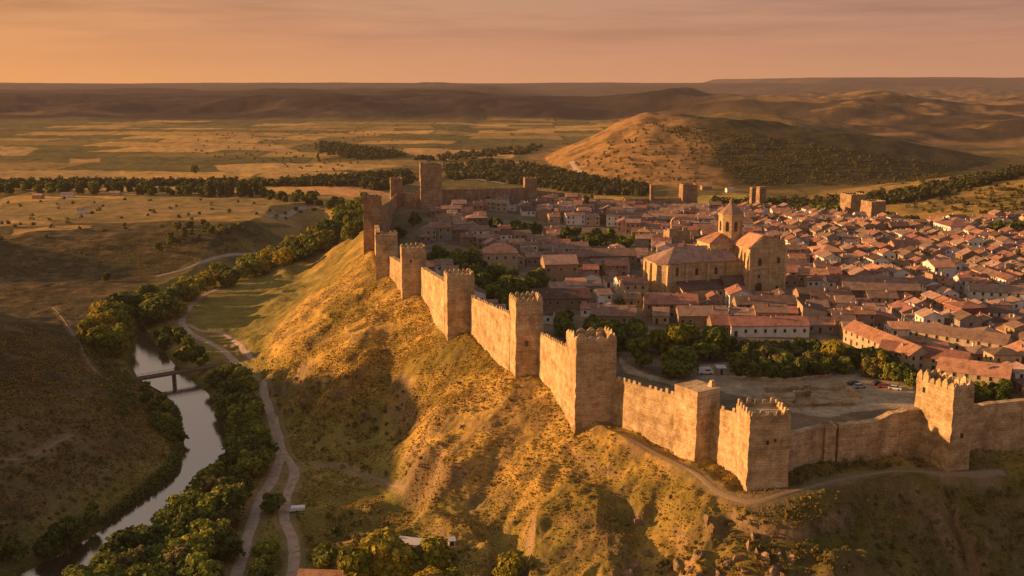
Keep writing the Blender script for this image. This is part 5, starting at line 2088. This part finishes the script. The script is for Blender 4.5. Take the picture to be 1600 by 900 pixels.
clump_mass('far_woodland', [([(690, 262), (760, 250), (850, 262), (960, 286), (1010, 292), (1010, 308), (900, 302), (770, 284), (700, 280)], 4),
                            ([(1100, 318), (1300, 315), (1420, 300), (1600, 262), (1600, 276), (1440, 312), (1320, 330), (1200, 326)], 3),
                            ([(420, 285), (640, 270), (650, 285), (590, 298), (560, 292), (430, 292)], 2.2),
                            ([(0, 286), (420, 284), (430, 292), (0, 294)], 1.6),
                            ([(500, 222), (620, 238), (640, 246), (560, 250), (500, 240)], 1.5),
                            ([(860, 225), (830, 240), (700, 252), (640, 250), (800, 232)], .8)],
           2400, (5, 10), M['leaf_far'], 'distant dark woodland and thickets beyond the town and across the plain', 'woodland', 31, 30, 1.5)
clump_mass('far_scrub', [([(1000, 190), (1100, 200), (1500, 262), (1450, 290), (1150, 290), (1110, 240)], 3),
                         ([(880, 262), (1000, 195), (1100, 240), (1090, 285), (930, 280)], .5),
                         ([(300, 205), (600, 205), (640, 232), (500, 275), (300, 240)], .5),
                         ([(0, 310), (500, 312), (500, 340), (300, 350), (0, 380)], .22),
                         ([(1400, 300), (1600, 285), (1600, 335), (1420, 332)], .5)],
           1300, (2.0, 4.5), M['shrub'], 'scattered dark scrub on the far hills and fields', 'scrub', 32, 14, .9)
clump_mass('riverside_reeds', [([(225, 515), (245, 540), (262, 560), (250, 562), (232, 545), (216, 522)], .5), ([(288, 690), (275, 750), (230, 780), (180, 820), (150, 840), (160, 815), (220, 765), (262, 730), (280, 690)], 2),
                               ([(270, 610), (296, 660), (290, 700), (275, 700), (262, 640)], 1),
                               ([(345, 640), (352, 690), (350, 740), (335, 765), (362, 770), (368, 700), (352, 640)], 1),
                               ([(140, 520), (200, 580), (215, 640), (190, 650), (150, 580), (120, 540)], .8)],
           1300, (1.6, 3.2), M['reed'], 'green reeds and low willow scrub fringing the river', 'reeds', 33, 26, .30)
clump_mass('hill_shrubs', [([(0, 440), (150, 450), (220, 600), (280, 700), (150, 800), (0, 860)], 2.2), ([(400, 560), (640, 600), (700, 680), (640, 760), (480, 720), (430, 640)], 1.0),
                           ([(560, 400), (900, 660), (1150, 780), (900, 890), (640, 780), (500, 560), (450, 450)], .07), ([(1180, 790), (1600, 750), (1600, 900), (1000, 900)], 1.6),
                           ([(430, 780), (650, 800), (560, 850), (460, 880)], .3), ([(500, 800), (760, 870), (900, 895), (500, 895)], .5),
                           ([(0, 380), (240, 375), (400, 350), (420, 390), (240, 430), (0, 435)], 2.6),
                           ([(1235, 726), (1430, 715), (1470, 738), (1300, 742), (1240, 760)], .5)],
           1300, (.8, 2.2), M['shrub'], 'low dark shrubs dotted over the slopes', 'shrubs', 34, 22, .26)

# dry grass and weeds in tussocks on every near slope
r = np.random.default_rng(41)
NT = 330000
an = np.radians(r.uniform(-31, 31, NT))
rad = np.sqrt(r.uniform(185 ** 2, 520 ** 2, NT) * .5 + r.uniform(185, 520, NT) ** 2 * .5)
X, Y = rad * np.sin(an), rad * np.cos(an)
h, dout, ins, par, dl, e, s = terrain(X, Y, True, True)
dens = .5 + fbm(X, Y, 9, 3, 151) + .3 * fbm(X, Y, 2.5, 2, 153)
ok = (~ins) & (e > 2) & (dout > 1.8) & (r.uniform(0, 1, NT) < dens * 1.5)
ok &= ROADMASK(X, Y) > .6
X, Y, h, dl = X[ok], Y[ok], h[ok], dl[ok]
k = 2
n = len(X)
V = []
sz = r.uniform(.22, .62, n) * (1 + .9 * (r.uniform(0, 1, n) < .06))
for j in range(k):
    t = r.uniform(0, math.pi, n)
    dx, dy = np.cos(t) * sz * .55, np.sin(t) * sz * .55
    lx, ly = r.normal(0, .16, n) * sz, r.normal(0, .16, n) * sz
    V.append(np.stack([np.column_stack([X - dx, Y - dy, h - .08]), np.column_stack([X + dx, Y + dy, h - .08]), np.column_stack([X + dx * .7 + lx, Y + dy * .7 + ly, h + sz * .42]),
                       np.column_stack([X - dx * .7 + lx, Y - dy * .7 + ly, h + sz * .5])], 1))
V = np.concatenate(V).reshape(-1, 3)
me = npmesh('dry_grass', V, np.arange(len(V)).reshape(-1, 4), [M['tuft'], M['shrub']], (np.tile(((dl > 5) & (r.uniform(0, 1, n) < .35)) | (r.uniform(0, 1, n) < .05), k)).astype(int))
o = link('dry_grass', me)
tag(o, 'dry golden grass tussocks covering the slopes below the wall', 'grass', None, 'stuff')
# ------------------------------------------------------------------ bridge, farm, vehicles, ruins
p0, p1 = hit(178, 586)[0], hit(352, 572)[0]
dz = -26.2
L = float(np.linalg.norm(p1[:2] - p0[:2]))
br = thing('bridge', 'flat narrow concrete bridge crossing the river', 'bridge', (p0[0], p0[1], dz), math.atan2(p1[1] - p0[1], p1[0] - p0[0]))
b = MB()
b.box(-1, L + 1, -1.7, 1.7, -.6, 0)
b.box(-1, L + 1, -1.9, -1.7, -.75, .25)
b.box(-1, L + 1, 1.7, 1.9, -.75, .25)
b.obj('deck', M['old_concrete'], br)
for f in (.15, .52, .9):
    b = MB()
    b.prism([(f * L - .35, -1.9), (f * L + .35, -1.9), (f * L + .35, 1.9), (f * L - .35, 1.9)], -8, -.7)
    b.obj('pier', M['old_concrete'], br)
for sy in (-1.8, 1.8):
    b = MB()
    for i in range(int(L / 2.5) + 1):
        b.box(i * 2.5 - .05, i * 2.5 + .05, sy - .05, sy + .05, .25, 1.15)
    b.box(0, L, sy - .04, sy + .04, 1.15, 1.25)
    b.box(0, L, sy - .03, sy + .03, .7, .76)
    b.obj('railing', M['old_concrete'], br)

hero('farm building with terracotta roof at the bottom edge behind golden trees', 690, 925, 13, 8, 3.2, 2.6, -28, 'sandstone', 'orange', corner=(-1, -1), name='farmhouse', chim=1)
hero('farm roof cut by the bottom edge between the track and the golden cluster', 462, 930, 17, 8, 3.0, 2.0, -4, 'brown', 'orange', corner=(-1, -1), name='farmhouse', chim=0)
# concrete yard and sheet-roofed sheds
YARD = hit([524, 560, 600, 632, 655, 640, 600, 560, 530], [848, 840, 838, 842, 856, 862, 856, 858, 862])
cx, cy = YARD[:, 0].mean(), YARD[:, 1].mean()
me = bpy.data.meshes.new('farm_yard')
N_ = 14
V = []
Fc = []
ring = YARD[:, :2]
for k in range(N_ + 1):
    f = k / N_
    for q in ring:
        x_, y_ = cx + (q[0] - cx) * f, cy + (q[1] - cy) * f
        V.append((x_, y_, 0))
V = np.array(V)
V[:, 2] = terrain(V[:, 0], V[:, 1]) + .22
nr = len(ring)
for k in range(N_):
    for i in range(nr):
        a, c = k * nr + i, k * nr + (i + 1) % nr
        Fc.append((a, c, c + nr, a + nr))
o = link('farm_yard', npmesh('farm_yard', V, Fc, M['road']))
o['kind'] = 'structure'


def shed(label, px, py, w, d, h, rot, roofm, wallm, name='shed'):
    p = hit(px, py)[0]
    o = thing(name, label, 'shed', (p[0], p[1], p[2]), R(rot))
    b = MB()
    b.box(-w / 2, w / 2, -d / 2, d / 2, -1, h)
    b.obj('wall', M[wallm], o)
    b = MB()
    V = [(-w / 2 - .2, -d / 2 - .2, h), (w / 2 + .2, -d / 2 - .2, h), (w / 2 + .2, d / 2 + .2, h + .5), (-w / 2 - .2, d / 2 + .2, h + .5)]
    V += [(a, c, e_ + .1) for a, c, e_ in V]
    b.add(V, [(0, 3, 2, 1), (4, 5, 6, 7), (0, 1, 5, 4), (1, 2, 6, 5), (2, 3, 7, 6), (3, 0, 4, 7)])
    b.obj('roof', M[roofm], o)
    link('door', DOOR, o, (0, -d / 2, 0)).scale = (.8, 1, min(1, h / 2.4))


shed('sheet-roofed shed at the right end of the farm yard', 640, 857, 6.5, 3, 2.0, -15, 'metalroof', 'wall_grey')
shed('tiny pale hut on the grass left of the lit slope foot', 706, 852, 1.6, 1.4, 1.5, 10, 'metalroof', 'wall_white')
shed('small open-fronted shed right of the blue-white van', 1126, 584, 3.2, 2.4, 2.3, 3, 'metalroof', 'wall_grey')
shed('low grey hut in the grove edge behind the parked cars', 1396, 592, 4.5, 3, 2.4, -20, 'roof_brown', 'wall_grey')


def car(label, px, py, rot, paint, kind='car', L=4.2, Wd=1.75, H=1.45, pos=None):
    p = hit(px, py)[0] if pos is None else pos
    o = thing('van' if kind == 'van' else 'trailer' if kind == 'trailer' else 'parked_car', label, 'van' if kind == 'van' else 'trailer' if kind == 'trailer' else 'car', (p[0], p[1], p[2] + .05), R(rot), None)
    x, y = L / 2, Wd / 2
    b = MB()
    if kind == 'car':
        b.prism([(-x, -y), (x, -y), (x, y), (-x, y)], .28, .62)
        b.prism([(-x, -y), (x, -y), (x, y), (-x, y)], .62, .88, top=[(-x + .08, -y + .06), (x - .18, -y + .06), (x - .18, y - .06), (-x + .08, y - .06)])
        b.prism([(-x * .62, -y + .22), (x * .30, -y + .22), (x * .30, y - .22), (-x * .62, y - .22)], 1.38, H)
        b.obj('body', M[paint], o)
        b = MB()
        b.prism([(-x * .86, -y + .08), (x * .55, -y + .08), (x * .55, y - .08), (-x * .86, y - .08)], .88, 1.385, top=[(-x * .62, -y + .22), (x * .30, -y + .22), (x * .30, y - .22), (-x * .62, y - .22)])
        b.obj('window', M['glass'], o)
    elif kind == 'van':
        b.prism([(-x, -y), (x, -y), (x, y), (-x, y)], .3, 1.1)
        b.prism([(-x, -y), (x, -y), (x, y), (-x, y)], 1.1, H, top=[(-x + .1, -y + .15), (x - .9, -y + .15), (x - .9, y - .15), (-x + .1, y - .15)])
        b.obj('body', M[paint], o)
        b = MB()
        b.box(-x * .1, x * .62, -y - .0, -y + .04, 1.2, 1.75)
        b.box(x - .75, x - .35, -y + .2, y - .2, 1.2, 1.8)
        b.obj('window', M['glass'], o)
    else:
        b.box(-x, x, -y, y, .5, .75)
        b.box(-x, x, -y, -y + .06, .75, 1.3)
        b.box(-x, x, y - .06, y, .75, 1.3)
        b.box(-x, -x + .06, -y + .06, y - .06, .75, 1.3)
        b.box(x - .06, x, -y + .06, y - .06, .75, 1.3)
        b.box(-x + .3, x - .1, -y + .06, y - .06, 1.0, 1.5)
        b.obj('body', M[paint], o)
    for sx in ((-.6, .62) if kind != 'trailer' else (-.1,)):
        for sy in (-1, 1):
            b = MB()
            b.cyl((sx * x, sy * (y - .2), .33), (sx * x, sy * (y + .01), .33), .33, .33, 12)
            b.obj('wheel', M['tyre'], o)
    for sy in (-.7, .7):
        b = MB()
        b.box(x - .06, x + .015, sy * y - .16, sy * y + .16, .62, .76)
        if kind != 'trailer':
            b.obj('headlight', M['metalroof'], o)
    return o


car('white trailer parked on the grass beside the right-hand dirt track', 465, 799, 8, 'car_white', 'trailer', 4.6, 2.2, 1.6)
car('blue-white van parked under the wide round tree', 1102, 584, 5, 'car_white', 'van', 5.2, 2.0, 2.3)
car('silver car parked in front of the dark one on the gravel lot', 1343, 606, 12, 'car_silver')
car('dark car parked behind the silver one on the gravel lot', 1334, 601, 14, 'car_dark')
car('red car parked right of the silver one on the gravel lot', 1382, 606, -20, 'car_red')
car('white car at the right end of the gravel lot near the hut', 1398, 609, -25, 'car_white')
car('dark car third from the left on the gravel lot', 1371, 602, 18, 'car_dark')
car('tiny white car on the far track across the plain', 498, 323, 10, 'car_white')

# excavated ruin on the plaza
def lowwall(label, pts, h=.8, name='ruin_wall', group='low ruined walls of the excavation on the plaza'):
    P = [atz(a, c, 0)[:2] for a, c in pts]
    o = None
    b = MB()
    c0 = P[0]
    z0 = float(terrain(np.array([c0[0]]), np.array([c0[1]]), False)[0])
    for i in range(len(P) - 1):
        A_, B_ = P[i], P[i + 1]
        d = (B_ - A_)
        Ln = np.linalg.norm(d)
        d = d / Ln
        nn = np.array([-d[1], d[0]]) * .35
        k = max(1, int(Ln / 2))
        for j in range(k):
            a = A_ + d * Ln * j / k - c0
            c = A_ + d * Ln * (j + 1.02) / k - c0
            hh = h * random.uniform(.7, 1.25)
            b.prism([tuple(a - nn), tuple(c - nn), tuple(c + nn), tuple(a + nn)], -1, hh)
    o = b.obj(name, M['stone'], None, (c0[0], c0[1], z0))
    tag(o, label, 'ruin', group)


lowwall('low stone edge along the front of the plaza excavation', [(1192, 622), (1232, 640), (1335, 636)], 1.5)
lowwall('low stone edge along the back of the plaza excavation', [(1196, 614), (1255, 611), (1320, 611), (1345, 626)], 1.5)
lowwall('squared little foundation standing in the plaza excavation', [(1240, 636), (1240, 622), (1268, 621), (1268, 637)], 1.8)
lowwall('short cross wall in the left of the plaza excavation', [(1258, 612), (1258, 622)], 1.0)
lowwall('long low terrace wall behind the dusty plaza', [(1140, 594), (1240, 598), (1300, 590)], 1.0)

# small far buildings on the plain
FARB = [(240, 298, 12, 'white', 'bright white box-like farm building in the far hedgerow'), (105, 308, 14, 'white', 'pale farm building far left before the hedgerow'),
        (180, 306, 13, 'cream', 'cream farm building in the middle of the far hedgerow'), (128, 333, 8, 'white', 'tiny white hut alone on the golden field'),
        (60, 310, 12, 'sandstone', 'leftmost dull farm building on the plain'), (745, 276, 26, 'white', 'long white roadside building in the woods beyond the keep'),
        (714, 274, 16, 'white', 'short white roadside building next to the keep, left of the long one'), (1103, 296, 14, 'sandstone', 'small sunlit barn right of the back wall tower'),
        (1140, 300, 10, 'white', 'small pale barn behind the church dome'), (335, 304, 10, 'cream', 'little cream shed at the foot of the upright tree row')]
for px, py, w, wk, lab in FARB:
    p = hit(px, py)[0]
    building('farm_building', lab, 'farm building', p[0], p[1], p[2], w * .85, 6, 3.6, 1.4, R(random.uniform(-8, 14)), wk, 'faded pink' if w < 20 else 'brown', 'gable', 'small farm buildings on the plain', 0, wins=False)
# a pale road in the woods beyond the keep
P = hit([722, 735, 750, 775, 790], [282, 281, 282, 285, 288])[:, :2]
P = smooth_line(P, 6)
td = np.gradient(P, axis=0)
td /= np.linalg.norm(td, axis=1)[:, None]
nr_ = np.stack([td[:, 1], -td[:, 0]], 1) * 5
V = np.stack([np.column_stack([P - nr_, terrain(*(P - nr_).T) + .8]), np.column_stack([P + nr_, terrain(*(P + nr_).T) + .8])], 1).reshape(-1, 3)
Fc = [(2 * i, 2 * i + 1, 2 * i + 3, 2 * i + 2) for i in range(len(P) - 1)]
o = link('road', npmesh('road', V, Fc, M['concrete']))
o['kind'] = 'structure'

# crags on the near slope
def rock_mesh(seed):
    r = np.random.default_rng(seed)
    import bmesh
    bm = bmesh.new()
    bmesh.ops.create_icosphere(bm, subdivisions=3, radius=1)
    co = np.array([v.co[:] for v in bm.verts])
    for i in range(16):
        n_ = r.normal(0, 1, 3)
        n_[2] *= .35
        n_ /= np.linalg.norm(n_)
        d = r.uniform(.28, .7)
        q = co @ n_
        co = co - np.clip(q - d, 0, None)[:, None] * n_
    co *= 1 + .22 * fbm(co[:, 0] * 3 + co[:, 2] * 2, co[:, 1] * 3 - co[:, 2] * 2, .9, 3, seed)[:, None]
    for v, c in zip(bm.verts, co):
        v.co = c
    me = bpy.data.meshes.new('rock')
    bm.to_mesh(me)
    bm.free()
    me.materials.append(M['rock'])
    return me


RK = [rock_mesh(i) for i in range(5)]
ritems = []
rr_ = np.random.default_rng(9)
spots = [(717, 668, 2.2), (724, 660, 1.6), (1000, 812, 1.8), (1012, 868, 2.6), (985, 880, 3.0), (1060, 878, 3.2), (1078, 890, 2.6), (1105, 808, 2.2), (1112, 822, 1.7), (1185, 862, 3.6), (1205, 890, 4.2), (1235, 872, 3.2),
         (1255, 892, 3.2), (1165, 885, 2.6), (960, 892, 2.2), (1180, 836, 2.2), (1300, 840, 1.4), (1420, 835, 1.5), (1500, 800, 1.2), (600, 620, 1.6), (630, 640, 1.8), (618, 655, 1.4), (1040, 862, 1.8), (1138, 878, 2.0),
         (950, 872, 2.4), (968, 862, 2.0), (975, 896, 3.0), (1030, 884, 3.4), (1045, 850, 2.0), (1090, 868, 3.0), (1098, 896, 3.6), (1125, 892, 3.4), (1150, 868, 2.8), (1172, 850, 2.4), (1195, 872, 3.8), (1215, 866, 3.0), (1222, 898, 4.0), (930, 882, 2.0)]
H = hit([s_[0] for s_ in spots], [s_[1] for s_ in spots])
for (px, py, s_), h_ in zip(spots, H):
    o = link('rock', RK[int(rr_.integers(0, 5))], None, (h_[0], h_[1], h_[2] - s_ * .5), (rr_.uniform(-.2, .2), rr_.uniform(-.2, .2), rr_.uniform(0, 6)))
    o.scale = (s_ * .95, s_ * .85, s_ * rr_.uniform(.8, 1.25))
    where = 'on the slope under the tall broad tower' if px < 760 else 'in the crags at the bottom edge' if py > 855 else 'on the slope below the footpath'
    tag(o, 'x', 'rock', 'rocks of the near slope')
    ritems.append((o, ('large' if s_ > 2.7 else 'small' if s_ < 1.9 else 'middling') + ' pale brown crag ' + where, px, 'rocks of the near slope'))
settle_labels(ritems, 10)
# ------------------------------------------------------------------ light and sky
SUN_EL, SUN_AZ = 11.0, 5.0     # degrees above the horizon; degrees behind the left-hand side
el, az = R(SUN_EL), R(SUN_AZ)
sv = Vector((-math.cos(az) * math.cos(el), math.sin(az) * math.cos(el), math.sin(el)))
ld = bpy.data.lights.new('sun', 'SUN')
ld.energy = 9.0
ld.angle = R(.6)
ld.color = (1.0, .515, .195)
lo = bpy.data.objects.new('sun', ld)
COL.objects.link(lo)
lo.rotation_euler = sv.to_track_quat('Z', 'Y').to_euler()

wd = bpy.data.worlds.new('World')
S.world = wd
wd.use_nodes = True
nt = wd.node_tree
bg = nt.nodes['Background']
sky = nt.nodes.new('ShaderNodeTexSky')
sky.sky_type = 'NISHITA'
sky.sun_disc = False
sky.sun_elevation = el
sky.sun_rotation = math.atan2(sv.x, sv.y)
sky.air_density = 1.2
sky.dust_density = 6.0
sky.ozone_density = .6
tc = nt.nodes.new('ShaderNodeTexCoord')
sep = nt.nodes.new('ShaderNodeSeparateXYZ')
nt.links.new(tc.outputs['Generated'], sep.inputs[0])
# dusk haze colours by elevation and by bearing from the sun
el_r = ramp(nt, sep.outputs[2], [(0.0, (.84, .395, .19)), (.035, (.76, .365, .20)), (.08, (.64, .345, .215)), (.25, (.44, .37, .34)), (1, (.33, .35, .39))])
mr = nt.nodes.new('ShaderNodeMapRange')
nt.links.new(sep.outputs[0], mr.inputs[0])
mr.inputs[1].default_value = -.55
mr.inputs[2].default_value = .5
side = ramp(nt, mr.outputs[0], [(0, (1.28, 1.16, .78)), (.45, (1, 1, 1)), (1, (.84, .85, .97))])
c = mixc(nt, 1.0, el_r, side, 'MULTIPLY')
mp = nt.nodes.new('ShaderNodeMapping')
mp.inputs['Scale'].default_value = (1.0, 1.0, 14.0)
nt.links.new(tc.outputs['Generated'], mp.inputs[0])
nz = noise(nt, 2.6, 8, mp.outputs[0], .62)
cl = ramp(nt, nz.outputs[0], [(.42, (1, 1, 1)), (.55, (.86, .84, .88)), (.68, (.68, .66, .72))])
mrz = nt.nodes.new('ShaderNodeMapRange')
nt.links.new(sep.outputs[2], mrz.inputs[0])
mrz.inputs[1].default_value = .012
mrz.inputs[2].default_value = .06
c = mixc(nt, mrz.outputs[0], c, mixc(nt, 1.0, c, cl, 'MULTIPLY'))
sc = nt.nodes.new('ShaderNodeVectorMath')
sc.operation = 'SCALE'
nt.links.new(sky.outputs[0], sc.inputs[0])
sc.inputs['Scale'].default_value = .10
tint = mixc(nt, 1.0, sc.outputs[0], (1.0, .62, .42), 'MULTIPLY')
fin = mixc(nt, .25, c, tint)
nt.links.new(fin, bg.inputs[0])
bg.inputs[1].default_value = 1.08

S.view_settings.view_transform = 'Standard'
S.view_settings.look = 'None'
S.view_settings.exposure = 0
S.render.engine = 'CYCLES'
S.cycles.max_bounces = 5
S.cycles.diffuse_bounces = 2
S.cycles.transparent_max_bounces = 4
S.render.resolution_x = 1024
S.render.resolution_y = 576
